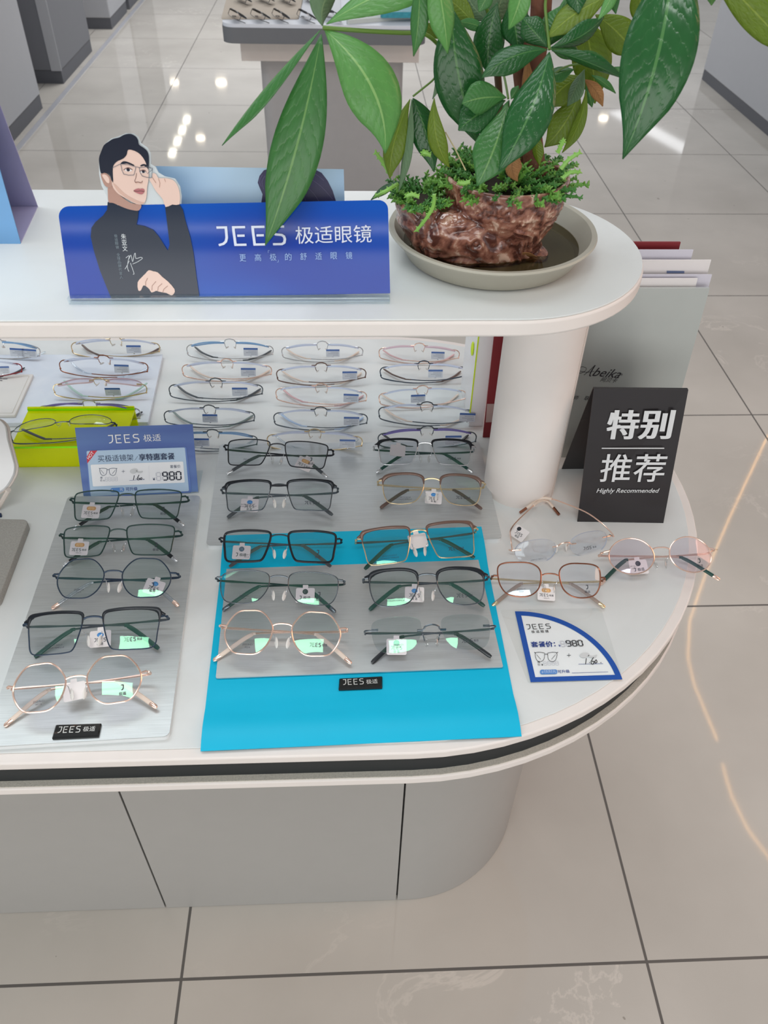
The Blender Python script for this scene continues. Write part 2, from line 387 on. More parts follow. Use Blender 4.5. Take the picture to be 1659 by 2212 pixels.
cabinet(-2.6, -1.772, 5.69, 6.5, 1.2, 'narrow dark grey cabinet end behind the nearest grey cabinet at the left', m=CABD, side=CABL)
cabinet(-2.45, -1.765, 7.14, 7.75, 1.0, 'pale grey cabinet with dark base, third along the metal floor strip')
cabinet(-2.3, -1.76, 7.83, 8.8, 1.0, 'farthest dark based grey cabinet along the metal floor strip at the top edge', m=CABD)
cabinet(2.435, 3.2, 2.9, 5.95, 1.05, 'large grey cabinet with dark base at the far right of the floor', ph=.06)
# far display table
FT = thing('display_table', 'white and grey display table in the aisle behind the plant', 'table', (-.07, 3.9, 0))
a = MB(); a.prism(roundpoly([(-.457, 3.475), (.318, 3.475), (.318, 4.6), (-.457, 4.6)], .05), .735, .788); obj('tabletop', a, mat('table_grey_edge', rgb(112, 114, 118), .4), FT, True)
a = MB(); a.prism(roundpoly([(-.455, 3.477), (.316, 3.477), (.316, 4.598), (-.455, 4.598)], .05), .788, .8); obj('top_surface', a, mat('table_white', rgb(222, 226, 234), .4), FT, True)
a = MB(); a.box((-.40, 3.56, .655), (.30, 4.5, .735)); obj('drawer_frieze', a, mat('frieze_cream', rgb(222, 214, 208), .5), FT, True, bevel=.003)
a = MB(); a.prism(roundpoly([(-.335, 3.62), (.245, 3.62), (.245, 4.4), (-.335, 4.4)], .045), 0, .655); ft_p = obj('pedestal', a, mat('pedestal_grey', rgb(176, 174, 174), .5), FT, True)
def tray(name, px, z, mt, label, cat='tray', h=.006):
    a = MB(); a.prism(roundpoly([at(u, v, z+h)[:2] for u, v in px], .01), z, z+h); return single(name, a, mt, label, cat, bevel=.001)
tray('display_tray', [(478, 38), (496, -30), (660, -30), (645, 38)], .8, mat('beige_felt', rgb(205, 192, 176), .9), 'beige felt tray of dark sunglasses on the far display table')
tray('display_tray', [(647, 39), (662, -30), (735, -30), (736, 39)], .8, mat('white_felt', rgb(228, 231, 236), .8), 'white tray beside the beige felt tray on the far display table')
tray('display_tray', [(748, 44), (760, -20), (912, -20), (915, 30)], .8, mat('grey_green_tray', rgb(200, 206, 202), .6), 'pale grey tray under the turquoise case on the far display table', h=.014)
tray('glasses_case', [(822, 26), (832, -24), (912, -24), (908, 26)], .8145, mat('turquoise', rgb(60, 150, 165), .35, var=.5, vscale=60), 'turquoise patterned case in the pale tray on the far display table', 'case', h=.02)
# ------------------------------------------------------------------ the counter
ZC, ZS = .80, 1.14
CT = thing('display_counter', 'white rounded two tier display counter with grey base panels filling the foreground', 'counter', (-.1, .82, 0))
XL = -1.6
a = MB(); a.prism(stadium(.06, .82, .398, XL), .787, .7985); obj('countertop_edge', a, EDGE, CT, True, bevel=.002)
a = MB(); a.prism(stadium(.06, .82, .3865, XL), .7985, ZC); obj('countertop', a, WHITE, CT, True, bevel=.0008)
a = MB(); a.prism(stadium(.06, .82, .3895, XL), .752, .787); obj('edge_groove', a, DARK, CT, True)
a = MB(); a.prism(stadium(.06, .82, .398, XL), .739, .7505); obj('lower_slab', a, EDGE, CT, True, bevel=.002)
a = MB(); a.prism(stadium(.06, .82, .396, XL), .7505, .752); obj('grit_strip', a, GRIT, CT, True)
a = MB(); a.prism(stadium(.097, .82, .214, XL), .002, .739); obj('base_core', a, BLACKGAP, CT, True)
def panel(pts):  # a bent sheet 8 mm thick along pts (outer line)
    inn = []
    for i, p in enumerate(pts):
        q0 = Vector(pts[max(i-1, 0)]); q1 = Vector(pts[min(i+1, len(pts)-1)]); t = (q1-q0).normalized(); inn.append(Vector(p)+Vector((-t.y, t.x))*.008)
    return [Vector(p) for p in pts]+inn[::-1]
ends = [(.0785, .598)]+[(.097+.222*math.cos(-math.pi/2+math.pi*i/40), .82+.222*math.sin(-math.pi/2+math.pi*i/40)) for i in range(41)]+[(.0785, 1.042)]
for seg in ([(XL, .598), (-.3395, .598)], [(-.3365, .598), (.0755, .598)], ends, [(.0755, 1.042), (XL, 1.042)]):
    a = MB(); a.prism(panel(seg), .001, .739); obj('base_panel', a, GREY, CT, True)
for cx in (.231, -1.3):
    a = MB(); a.lathe([(.0475, ZC), (.0475, 1.12)], 48, (cx, .823)); obj('shelf_column', a, EDGE, CT, True)
    a = MB(); a.box((cx+.0405, .795, ZC+.001), (cx+.0412, .797, 1.119)) if False else a.tube([(cx+.0385, .7948, ZC+.001), (cx+.0385, .7948, 1.119)], .00022, 4); obj('column_seam', a, mat('seam_beige', rgb(196, 184, 174), .6), CT, True)
SR, SX = .1555, .160
a = MB(); a.prism(stadium(SX, .82, SR, XL), 1.1215, 1.1385); obj('upper_shelf', a, EDGE, CT, True, bevel=.003)
a = MB(); a.prism(stadium(SX, .82, SR-.0015, XL), 1.1385, ZS); obj('shelf_top', a, WHITE, CT, True, bevel=.0008)
# ------------------------------------------------------------------ blue sign on the shelf
LEAN = Vector((0, .34, .94)).normalized(); NS = Vector((0, -LEAN.z, LEAN.y))
SG = Plane((0, .703, ZS+.005), NS)
def slab_on(pl, px, th, mb=None, layer=0, smooth=0):
    """a sheet th thick whose front face lies on the plane"""
    mb = mb or MB(); q = px
    if smooth: q = [tuple(k_)[:2] for k_ in spline([(a_, b_, 0) for a_, b_ in px], smooth, True)]
    f = [pl.P(u, v, layer) for u, v in q]; b = [p-pl.n*th for p in f]; n_ = len(f)
    tri = geometry.tessellate_polygon([f]); mb.add(f+b, [tuple(t) for t in tri]+[tuple(i+n_ for i in t[::-1]) for t in tri]+[(i, (i+1) % n_, (i+1) % n_+n_, i+n_) for i in range(n_)]); return mb
def rquad(c, r):   # rounded quad in pixels
    return [tuple(p) for p in roundpoly(c, r, 8)]
def blue_print():
    m = bpy.data.materials.new('blue_poster_print'); m.use_nodes = True; t = m.node_tree; n = t.nodes; p = n['Principled BSDF']; L = t.links.new
    g = n.new('ShaderNodeTexCoord'); mp = n.new('ShaderNodeMapping'); mp.inputs['Rotation'].default_value = (0, .35, .5); mp.inputs['Scale'].default_value = (5, 5, 5); L(g.outputs['Object'], mp.inputs[0])
    w_ = n.new('ShaderNodeTexNoise'); w_.inputs['Scale'].default_value = .9; w_.inputs['Detail'].default_value = 1; L(mp.outputs[0], w_.inputs['Vector'])
    r = n.new('ShaderNodeValToRGB'); L(w_.outputs['Fac'], r.inputs[0]); r.color_ramp.elements[0].position = .38; r.color_ramp.elements[0].color = (*rgb(0, 54, 156), 1); r.color_ramp.elements[1].position = .68; r.color_ramp.elements[1].color = (*rgb(6, 108, 208), 1)
    L(r.outputs[0], p.inputs['Base Color']); p.inputs['Roughness'].default_value = .06; p.inputs['Specular IOR Level'].default_value = .36
    return m
BS = thing('advertising_sign', 'blue acrylic counter sign with cut-out man in black turtleneck and white lettering', 'sign', (-.108, .70, ZS))
ACR = clear_mat('clear_acrylic', (.93, .96, .97), .08)
front = rquad([(123, 446), (838, 432), (843, 634), (151, 646)], [22, 20, 2, 2])
obj('front_panel', slab_on(SG, front, .0028, layer=-4), blue_print(), BS, True)
cutc = [(555, 715), (540, 640), (490, 540), (470, 440), (468, 310), (490, 230), (520, 170), (580, 120), (660, 95), (710, 72), (780, 75), (820, 105), (842, 160), (900, 200), (930, 250), (935, 350), (975, 375), (1000, 425), (1060, 460), (1150, 480), (1195, 550), (1210, 640), (1205, 715)]
obj('cutout_backing', slab_on(SG, [P5(c) for c in cutc], .0026, layer=-4.5), mat('milky_acrylic', rgb(205, 212, 214), .15), BS, True)
SKIN = mat('print_skin', rgb(226, 196, 182), .18); SKIND = mat('print_skin_shade', rgb(176, 138, 124), .18); HAIR = mat('print_hair', rgb(24, 30, 46), .18); KNIT = mat('print_black_knit', rgb(22, 36, 56), .12)
LIP = mat('print_lips', rgb(176, 108, 112), .18); EYEW = mat('print_eye_white', rgb(232, 226, 224), .2)
def decal(parent, pl, name, m, items, layer=1, smooth=0, label=None):
    mb = MB()
    for it in items: pl.poly(mb, it, layer, smooth)
    return obj(name, mb, m, parent, True, smooth=False, label=label)
MAN = MB()
sweater = [(550, 690), (600, 700), (700, 745), (770, 765), (828, 760), (822, 830), (808, 892), (880, 905), (960, 940), (1010, 1000), (1060, 1080), (1090, 1125), (1105, 1070), (1095, 980), (1065, 735), (1120, 712), (1190, 710), (1225, 760), (1245, 850), (1290, 1000), (1320, 1150), (1345, 1350), (1372, 1536), (584, 1556), (540, 1450), (480, 1300), (425, 1120), (398, 1000), (405, 920), (440, 870), (510, 810), (545, 760)]
pers = decal(BS, SG, 'printed_figure', KNIT, [[P5(c) for c in sweater]], 1, label='printed man in black turtleneck')
def pdecal(name, m, lists, layer, smooth=3):
    return decal(pers, SG, name, m, [[P5(c) for c in l] for l in lists], layer, smooth)
neck = [(552, 600), (556, 560), (600, 545), (650, 620), (760, 700), (850, 712), (832, 764), (770, 762), (700, 742), (600, 698), (560, 690)]
pdecal('printed_neck', SKIND, [neck], 2)
hand1 = [(1070, 735), (1045, 665), (985, 595), (945, 525), (922, 482), (950, 470), (952, 432), (985, 440), (1005, 475), (1060, 475), (1130, 490), (1170, 530), (1195, 600), (1195, 710), (1130, 712)]
hand2 = [(820, 1410), (850, 1370), (890, 1330), (920, 1300), (960, 1310), (1000, 1320), (1040, 1360), (1090, 1400), (1150, 1470), (1145, 1510), (1120, 1525), (1080, 1505), (1050, 1500), (1010, 1492), (985, 1485), (945, 1500), (925, 1470), (890, 1440), (868, 1440), (850, 1480), (825, 1480)]
pdecal('printed_hand', SKIN, [hand1], 2, 2); pdecal('printed_hand', SKIN, [hand2], 3, 2)
mb = MB()
for l in ([(985, 1400), (950, 1440), (948, 1480)], [(1040, 1420), (1005, 1450), (1000, 1485)], [(1090, 1440), (1055, 1470), (1045, 1500)], [(910, 1370), (892, 1405), (892, 1440)]): SG.stroke(mb, [P5(c) for c in l], 1.6, 4)
for l in ([(1005, 478), (1020, 520), (1015, 560)], [(952, 470), (985, 520)], [(1060, 480), (1070, 510)]): SG.stroke(mb, [P5(c) for c in l], 1.0, 4)
obj('finger_lines', mb, SKIND, pers, True, smooth=False)
face = [(596, 420), (604, 365), (640, 325), (700, 285), (735, 222), (800, 235), (850, 265), (893, 330), (915, 400), (918, 480), (905, 560), (898, 650), (880, 698), (845, 712), (790, 700), (720, 660), (650, 620), (600, 560), (588, 500)]
pdecal('printed_face', SKIN, [face], 3)
ear = [(490, 440), (515, 428), (550, 440), (580, 480), (590, 550), (570, 563), (530, 545), (505, 500)]
pdecal('printed_ear', SKIND, [ear], 3)
ear2 = [(503, 452), (520, 442), (548, 455), (566, 485), (566, 520), (545, 515), (525, 490)]
hair = [(492, 432), (478, 360), (475, 295), (495, 235), (520, 180), (560, 150), (600, 125), (655, 112), (700, 88), (755, 80), (800, 100), (825, 135), (832, 175), (875, 205), (910, 240), (922, 300), (915, 400), (890, 330), (850, 270), (800, 235), (738, 222), (722, 268), (690, 302), (630, 330), (603, 365), (598, 420), (602, 515), (585, 485), (570, 445), (525, 427)]
pdecal('printed_hair', HAIR, [hair], 4, 3); pdecal('ear_highlight', SKIN, [ear2], 4)
brows = [[(668, 345), (690, 326), (725, 328), (790, 358), (782, 366), (725, 345), (680, 352)], [(845, 362), (870, 350), (898, 356), (910, 378), (900, 382), (878, 366), (850, 372)]]
pdecal('printed_eyebrow', HAIR, brows, 4, 2)
pdecal('printed_eye', EYEW, [[(700, 402), (718, 390), (740, 386), (772, 402), (760, 416), (728, 416)], [(842, 418), (860, 406), (884, 408), (896, 424), (880, 432), (856, 430)]], 4, 2)
pdecal('printed_iris', HAIR, [[(722, 390), (740, 387), (752, 398), (748, 412), (732, 415), (722, 404)], [(860, 408), (876, 407), (886, 416), (882, 428), (868, 430), (860, 420)]], 5, 2)
mb = MB()
for l, w_ in (([(697, 404), (716, 389), (742, 384), (775, 402)], 1.5), ([(840, 418), (860, 405), (886, 407), (898, 424)], 1.4), ([(812, 430), (806, 470), (796, 500), (804, 514), (826, 510), (842, 516), (858, 512), (866, 500)], 1.0), ([(785, 590), (820, 594), (845, 590), (880, 596)], 1.3)):
    SG.stroke(mb, [P5(c) for c in l], w_, 6, 3)
obj('face_lines', mb, mat('print_line', rgb(110, 74, 70), .2), pers, True, smooth=False)
pdecal('printed_lips', LIP, [[(783, 590), (805, 574), (830, 568), (845, 572), (862, 568), (881, 578), (882, 600), (857, 622), (820, 612)]], 5, 2)
pdecal('cheek_shade', mat('print_cheek', rgb(208, 172, 156), .18), [[(600, 520), (640, 590), (700, 640), (780, 688), (850, 706), (880, 694), (850, 690), (780, 660), (700, 610), (640, 550)], [(795, 512), (815, 506), (840, 514), (866, 510), (856, 526), (830, 520), (806, 524)]], 4, 3)
mb = MB()
for l in ([(596, 384), (670, 349), (672, 352)], [(670, 348), (740, 356), (806, 376), (800, 408), (788, 448), (740, 450), (698, 440), (682, 405), (670, 348)], [(806, 376), (822, 378), (840, 382)], [(838, 382), (880, 378), (912, 372), (956, 388), (950, 440), (948, 472), (905, 470), (862, 456), (842, 420), (838, 382)], [(912, 372), (956, 400), (908, 436)]):
    SG.stroke(mb, [P5(c) for c in l], 1.1, 7)
obj('printed_glasses', mb, mat('print_glasses', rgb(92, 98, 110), .2), pers, True, smooth=False)
# lettering of the blue sign
SILV = mat('print_silver', rgb(214, 222, 236), .2)
mb = MB(); SG.geo(mb, logo_geo(), (471, 529.5), (619, 527), 2, 38); SG.geo(mb, text_geo('极适眼镜'), (639, 527), (803, 523.5), 2, 38)
obj('logo_lettering', mb, SILV, BS, True, smooth=False)
mb = MB()
for i, ch in enumerate('更高极的舒适眼镜'):
    x = 518+i*(747-518)/7; y = 564.5-i*.75; SG.geo(mb, text_geo(ch), (x, y), (x+14, y), 2, 15.5)
SG.stroke(mb, [(579.5, 541), (579.5, 546)], .7, 2); SG.stroke(mb, [(579.5, 541), (582.5, 541)], .7, 2); SG.stroke(mb, [(601.5, 566), (601.5, 561)], .7, 2); SG.stroke(mb, [(601.5, 566), (598.5, 566)], .7, 2)
obj('slogan_lettering', mb, mat('print_silver_thin', rgb(150, 182, 226), .2), BS, True, smooth=False)
mb = MB()
for ch, y in zip('朱亚文', (516.5, 529.5, 542.5)): SG.geo(mb, text_geo(ch, .006), (262.5+(y-516)*.11, y), (273.5+(y-516)*.11, y), 3, 11.5)
for l in ([(715, 1190), (745, 1170), (735, 1215), (760, 1165), (775, 1225), (790, 1160), (800, 1150), (805, 1195), (845, 1185), (862, 1195), (820, 1225), (775, 1245)], [(745, 1215), (720, 1270), (706, 1290)], [(740, 1195), (728, 1270), (742, 1312)], [(755, 1235), (775, 1290), (788, 1332), (778, 1336)]):
    SG.stroke(mb, [P5(c) for c in l], 1.1, 3, 3)
obj('name_lettering', mb, mat('print_pale', rgb(206, 212, 216), .2), BS, True, smooth=False)
mb = MB()
for i, ch in enumerate('极适眼镜 全球品牌代言人'):
    if ch == ' ': continue
    y = 513+i*8.05; x = 247.2+(y-510)*.135; SG.geo(mb, text_geo(ch), (x, y), (x+7, y), 3, 7)
obj('caption_lettering', mb, mat('print_caption', rgb(118, 134, 144), .2), BS, True, smooth=False)
# clear acrylic foot and back sheet
a = MB(); a.box((-.2585, .695, ZS), (.0415, .760, ZS+.003)); obj('acrylic_foot', a, ACR, BS, True, bevel=.0008)
a = MB(); a.box((-.2585, .6935, ZS+.003), (.0415, .7005, ZS+.0072)); obj('acrylic_lip', a, ACR, BS, True, bevel=.001)
# pale card standing behind
PC = thing('photo_card', 'pale blue photo card with dark hair standing behind the blue acrylic sign', 'card', (-.08, .74, ZS))
BP = Plane((0, .733, ZS+.0035), NS)
def pale_print():
    m = bpy.data.materials.new('pale_print'); m.use_nodes = True; t = m.node_tree; n = t.nodes; p = n['Principled BSDF']; L = t.links.new
    g = n.new('ShaderNodeTexCoord'); nz = n.new('ShaderNodeTexNoise'); nz.inputs['Scale'].default_value = 6; nz.inputs['Detail'].default_value = 1; L(g.outputs['Object'], nz.inputs['Vector'])
    r = n.new('ShaderNodeValToRGB'); L(nz.outputs['Fac'], r.inputs[0]); r.color_ramp.elements[0].position = .35; r.color_ramp.elements[0].color = (*rgb(148, 182, 214), 1); r.color_ramp.elements[1].position = .65; r.color_ramp.elements[1].color = (*rgb(186, 208, 220), 1)
    L(r.outputs[0], p.inputs['Base Color']); p.inputs['Roughness'].default_value = .25; return m
obj('card', slab_on(BP, [(322, 358.5), (742.5, 365.5), (749, 610), (322, 612)], .002), pale_print(), PC, True)
cA = crop(440, 340, 440/1659)
h1 = [cA(*c) for c in [(470, 365), (480, 300), (455, 245), (440, 205), (455, 150), (490, 105), (530, 92), (600, 100), (700, 92), (820, 93), (900, 95), (960, 125), (1010, 190), (1050, 270), (1085, 380), (1090, 500), (800, 500), (790, 360), (740, 290), (700, 265), (620, 330), (600, 500), (470, 500)]]
hh = decal(PC, BP, 'printed_hair', mat('print_violet_hair', rgb(54, 50, 84), .3, var=.35, vscale=40), [h1], 1)
f1 = [cA(*c) for c in [(600, 500), (620, 330), (700, 262), (745, 292), (795, 365), (800, 500)]]
decal(PC, BP, 'printed_forehead', mat('print_forehead', rgb(168, 160, 178), .3), [f1], 2)
mb = MB()
for l in ([(760, 140), (860, 170), (960, 240), (1050, 340)], [(740, 190), (830, 230), (900, 300), (940, 360)], [(800, 110), (900, 130), (980, 190)], [(730, 215), (800, 280), (830, 350)], [(470, 240), (455, 190), (480, 140)], [(490, 260), (475, 200), (500, 150)]): BP.stroke(mb, [cA(*c) for c in l], .9, 3, 3)
obj('hair_strands', mb, mat('print_strand', rgb(96, 90, 128), .3), hh, True, smooth=False)
# ------------------------------------------------------------------ tall tent card at the left end of the shelf
tl = thing('tent_card', 'tall blue and lilac folded tent card at the left end of the upper shelf', 'tent card', (-.45, .87, ZS))
xr = -.34
def tent_pts():
    F = Vector((xr, .826, ZS)); B = Vector((xr-.008, .923, ZS)); A = Vector((xr-.02, .885, ZS+.27)); return F, B, A
F_, B_, A_ = tent_pts()
def sheet(p, q, wx, th, nrm):
    o_ = Vector((-wx, 0, 0)); n_ = Vector(nrm).normalized()*th; mb = MB(); b_ = [p, p+o_, q+o_, q]
    vs = b_+[x+n_ for x in b_]; return mb.add(vs, [(0, 1, 2, 3), (7, 6, 5, 4), (0, 4, 5, 1), (1, 5, 6, 2), (2, 6, 7, 3), (3, 7, 4, 0)])
obj('front_panel', sheet(F_, A_, .24, .0015, (0, 1, .2)), mat('tent_blue', rgb(92, 148, 196), .3, var=.25, vscale=12), tl, True)
obj('back_panel', sheet(B_, A_+Vector((0, .004, 0)), .24, .0015, (0, -1, .2)), mat('tent_lilac', rgb(164, 158, 190), .35, var=.2, vscale=12), tl, True)
obj('base_flap', sheet(F_+Vector((0, .002, .0012)), B_+Vector((0, -.002, .0012)), .235, .0012, (0, 0, -1)), MATS['tent_lilac'], tl, True)
# ------------------------------------------------------------------ plates and boards on the countertop
def plate(name, px, z0, z1, zt, m_top, m_base, label, cat, r=.006, inset=.002):
    """board: a metal sheet glued on a base; px corners are on its top face"""
    P = [at(u, v, zt)[:2] for u, v in px]
    cx = sum(p[0] for p in P)/4; cy = sum(p[1] for p in P)/4
    t = thing(name, label, cat, (cx, cy, z0))
    o = [Vector(p) for p in roundpoly(P, r)]
    a = MB(); a.prism([Vector((cx, cy))+(p-Vector((cx, cy)))*(1-inset) for p in o], z0, z1-.0012); obj('base_board', a, m_base, t, True)
    b = MB(); b.prism(o, z1-.0012, z1); obj('metal_sheet', b, m_top, t, True)
    return t
ACW = mat('white_acrylic', rgb(226, 229, 229), .2)
plate('display_plate', [(147, 1072), (433, 1070), (365, 1590), (-40, 1614)], ZC, ZC+.007, ZC+.007, STEEL, ACW, 'long brushed steel plate at the left carrying a column of five glasses', 'display plate')
plate('display_plate', [(475, 959), (1035, 953), (1085, 1163), (445, 1178)], ZC, ZC+.008, ZC+.008, STEEL, ACW, 'brushed steel plate in the middle beside the white column carrying four glasses', 'display plate')
# blue mat, resting on the steel plate at its back edge
def blue_mat():
    nU, nV = 14, 24; z_ = []
    p00, p10, p11, p01 = at(483, 1156, ZC+.0095), at(1040, 1137, ZC+.0095), at(1127, 1590, ZC+.002), at(433, 1622, ZC+.002)
    top, bot = [], []
    for j in range(nV+1):
        t = j/nV
        h = .0091 if t < .1 else .0091-(.0071)*min(1, (t-.1)/.12)
        if t > .84: h += .004*math.sin(math.pi*(t-.84)/.16)
        for i in range(nU+1):
            s_ = i/nU; q = (p00*(1-s_)+p10*s_)*(1-t)+(p01*(1-s_)+p11*s_)*t; top.append(Vector((q.x, q.y, ZC+h)))
    N = len(top); mb = MB(); bot = [v-Vector((0, 0, .001)) for v in top]; W_ = nU+1; fs = []
    for j in range(nV):
        for i in range(nU):
            q = (j*W_+i, j*W_+i+1, (j+1)*W_+i+1, (j+1)*W_+i); fs += [q[::-1], tuple(k_+N for k_ in q)]
    rim = [i for i in range(W_)]+[j*W_+nU for j in range(1, nV+1)]+[nV*W_+i for i in range(nU-1, -1, -1)]+[j*W_ for j in range(nV-1, 0, -1)]
    for a_, b_ in zip(rim, rim[1:]+rim[:1]): fs.append((a_, b_, b_+N, a_+N))
    mb.add(top+bot, fs); return mb
single('display_mat', blue_mat(), mat('blue_plastic', rgb(0, 180, 216), .4, spec=.3, var=.02), 'bright cyan blue plastic mat hanging over the front edge of the white counter', 'mat')
MP = [at(u, v, ZC+.0044)[:2] for u, v in [(495, 1172), (1021, 1156), (1087, 1441), (466, 1465)]]
a = MB(); a.prism(roundpoly(MP, .002), ZC+.0028, ZC+.0044)
cyb = max(p[1] for p in MP)
single('display_plate', a, STEEL, 'thin brushed steel sheet lying on the cyan blue mat under six glasses', 'display plate')
# marble board with a cream card on it
a = MB(); a.prism(roundpoly([at(352, 765, ZC+.007)[:2], at(320, 912, ZC+.007)[:2], at(-90, 914, ZC+.007)[:2], at(-60, 766, ZC+.007)[:2]], .002), ZC, ZC+.007)
single('display_board', a, marble_material('pale_marble_board', rgb(222, 229, 238), rgb(196, 206, 222), .15, .3, 12), 'pale bluish marble board at the back left of the counter under rimless glasses', 'display board', bevel=.0006)
cd = thing('info_card', 'cream tray card with raised border on the pale marble board at the left edge', 'card', at(10, 850, ZC+.007))
cpx = [at(72, 808, ZC+.0115)[:2], at(32, 897, ZC+.0115)[:2], at(-120, 898, ZC+.0115)[:2], at(-80, 809, ZC+.0115)[:2]]
a = MB(); a.prism(roundpoly(cpx, .001), ZC+.007, ZC+.0115); obj('card_base', a, mat('cream_card', rgb(222, 220, 216), .35), cd, True, bevel=.0008)
cc = sum((Vector(p) for p in cpx), Vector((0, 0)))/4
a = MB(); q = [cc+(Vector(p)-cc)*.9 for p in cpx]
a.tube([(p.x, p.y, ZC+.0117) for p in q], .0006, 5, closed=True); obj('raised_border', a, MATS['cream_card'], cd, True)
CP = Plane((0, 0, ZC+.0118), (0, 0, 1)); mb = MB()
for (u0, v, u1) in ((-6, 818, 5), (6, 818.4, 16), (0, 822, 5)): CP.stroke(mb, [(u0, v), (u1, v)], 1.4, 1)
obj('small_print', mb, mat('print_grey', rgb(110, 112, 118), .5), cd, True, smooth=False)
# speckled stone tray at the left edge
a = MB(); a.prism(roundpoly([at(62, 1122, ZC+.012)[:2], at(-6, 1300, ZC+.012)[:2], at(-260, 1300, ZC+.012)[:2], at(-130, 1117, ZC+.012)[:2]], .008), ZC, ZC+.012)
single('stone_tray', a, mat('speckled_stone', rgb(160, 158, 152), .75, var=.22, vscale=420, bump=.4, bscale=500), 'speckled grey stone tray at the left edge of the counter', 'tray', bevel=.001)
# white tabletop mirror with prop leg, mostly outside the frame
mr = thing('table_mirror', 'white rounded tabletop mirror on its prop leg at the left edge', 'mirror', (-.47, .80, ZC))
MR = Plane((-.43, .80, .86), (.10, -.62, .78))
mp_ = [(-160, 912), (-30, 902), (7, 914), (16, 950), (27, 990), (31, 1010), (25, 1032), (2, 1060), (-60, 1085), (-160, 1090)]
def disc_on(pl, px, th, layer):
    q = [tuple(k_)[:2] for k_ in spline([(a_, b_, 0) for a_, b_ in px], 5, True)]; f = [pl.P(u, v, layer) for u, v in q]; c_ = sum(f, Vector())/len(f)
    return MB().rings([[c_+(p-c_)*.985 for p in f], [p-pl.n*th*.2 for p in f], [p-pl.n*th for p in f]])
a = disc_on(MR, mp_, .006, 0); obj('mirror_back', a, PLASTICW, mr, True)
a = disc_on(MR, [(p[0]+5, p[1]-2) for p in mp_], .003, -26); obj('mirror_rim', a, mat('mirror_beige', rgb(214, 203, 194), .4), mr, True)
e0 = MR.P(16, 1056, -20); a = MB(); a.tube([e0, at(-4, 1098, ZC+.003), at(-22, 1112, ZC+.003)], [.0032, .003, .003], 8); obj('prop_leg', a, MATS['mirror_beige'], mr, True)
a = MB(); a.prism(roundpoly([at(3, 1108, ZC+.003)[:2], at(3, 1114, ZC+.003)[:2], at(-90, 1116, ZC+.003)[:2], at(-90, 1108, ZC+.003)[:2]], .001), ZC, ZC+.003); obj('foot', a, mat('navy_foot', rgb(24, 46, 84), .4), mr, True)
# fluorescent yellow acrylic riser
ry = thing('acrylic_riser', 'fluorescent yellow green acrylic riser holding one thin rimmed pair of glasses', 'display riser', (-.36, .90, ZC))
ACY = bpy.data.materials.new('fluorescent_acrylic'); ACY.use_nodes = True
_n = ACY.node_tree.nodes; _l = ACY.node_tree.links; _n.clear()
_o = _n.new('ShaderNodeOutputMaterial'); _m = _n.new('ShaderNodeMixShader'); _t = _n.new('ShaderNodeBsdfTransparent'); _p = _n.new('ShaderNodeBsdfPrincipled'); _nz = _n.new('ShaderNodeTexNoise'); _nz.inputs['Scale'].default_value = 18
_mx = _n.new('ShaderNodeMix'); _mx.data_type = 'RGBA'; _mx.inputs[6].default_value = (*rgb(246, 250, 8), 1); _mx.inputs[7].default_value = (*rgb(238, 248, 14), 1)
_l.new(_nz.outputs['Fac'], _mx.inputs[0]); _l.new(_mx.outputs[2], _p.inputs['Base Color']); _p.inputs['Roughness'].default_value = .12
_t.inputs['Color'].default_value = (*rgb(246, 252, 70), 1); _m.inputs[0].default_value = .55
_l.new(_t.outputs[0], _m.inputs[1]); _l.new(_p.outputs[0], _m.inputs[2]); _l.new(_m.outputs[0], _o.inputs[0])
YEDGE = mat('fluorescent_edge', rgb(150, 255, 0), .25)
xr0, xr1, yf, yb_, zr = -.452, -.303, .8725, .955, .833
a = MB(); a.box((xr0, yf, ZC), (xr1, yf+.003, zr)); obj('front_wall', a, ACY, ry, True, bevel=.0006)
a = MB(); a.box((xr0, yf, zr), (xr1, yb_, zr+.003)); obj('shelf_plate', a, ACY, ry, True, bevel=.0006)
a = MB(); a.box((xr0, yb_, ZC), (xr1, yb_+.003, zr+.008)); obj('back_wall', a, ACY, ry, True, bevel=.0006)
a = MB(); a.box((xr0, yf-.0006, zr+.0002), (xr1, yf-.0001, zr+.003)); obj('glowing_edge', a, YEDGE, ry, True, label='bright green front edge')
a = MB(); a.box((xr0, yb_-.0008, zr+.0032), (xr1, yb_-.0003, zr+.006)); obj('glowing_edge', a, YEDGE, ry, True, label='bright green back edge')
# ------------------------------------------------------------------ blue price card
def bold(pl, mb, ch, a_, b_, layer, d, hpx=None, k=.008, sh=0):
    for i, dx in enumerate((-d, 0, d)): pl.geo(mb, text_geo(ch, k, sh), (a_[0]+dx, a_[1]), (b_[0]+dx, b_[1]), layer+i*.5, hpx)
def glasses_icon(pl, mb, c, layer, cr, wd):
    """small drawing of a pair of glasses; c = crop fn, cr=(cx,cy,halfwidth)"""
    cx, cy, h = cr
    for s_ in (-1, 1):
        L_ = [(.12, -.22), (.2, .32), (.55, .5), (.82, .3), (.9, -.22), (.5, -.3), (.12, -.22)]
        pl.stroke(mb, [c(cx+s_*x*h, cy+y*h) for x, y in L_], wd, layer, 3)
        pl.stroke(mb, [c(cx+s_*.88*h, cy-.24*h), c(cx+s_*1.0*h, cy-.3*h)], wd*1.3, layer)
        pl.stroke(mb, [c(cx+s_*.8*h, cy-.1*h), c(cx+s_*.45*h, cy+.3*h)], wd*.8, layer)
    pl.stroke(mb, [c(cx-.12*h, cy-.1*h), c(cx, cy-.16*h), c(cx+.12*h, cy-.1*h)], wd, layer)
PCd = thing('price_card', 'blue price card standing behind the top glasses of the left steel plate', 'price card', (-.275, .83, ZC))
PB = Plane((-.275, .812, ZC+.003), (0, -.84, .54))
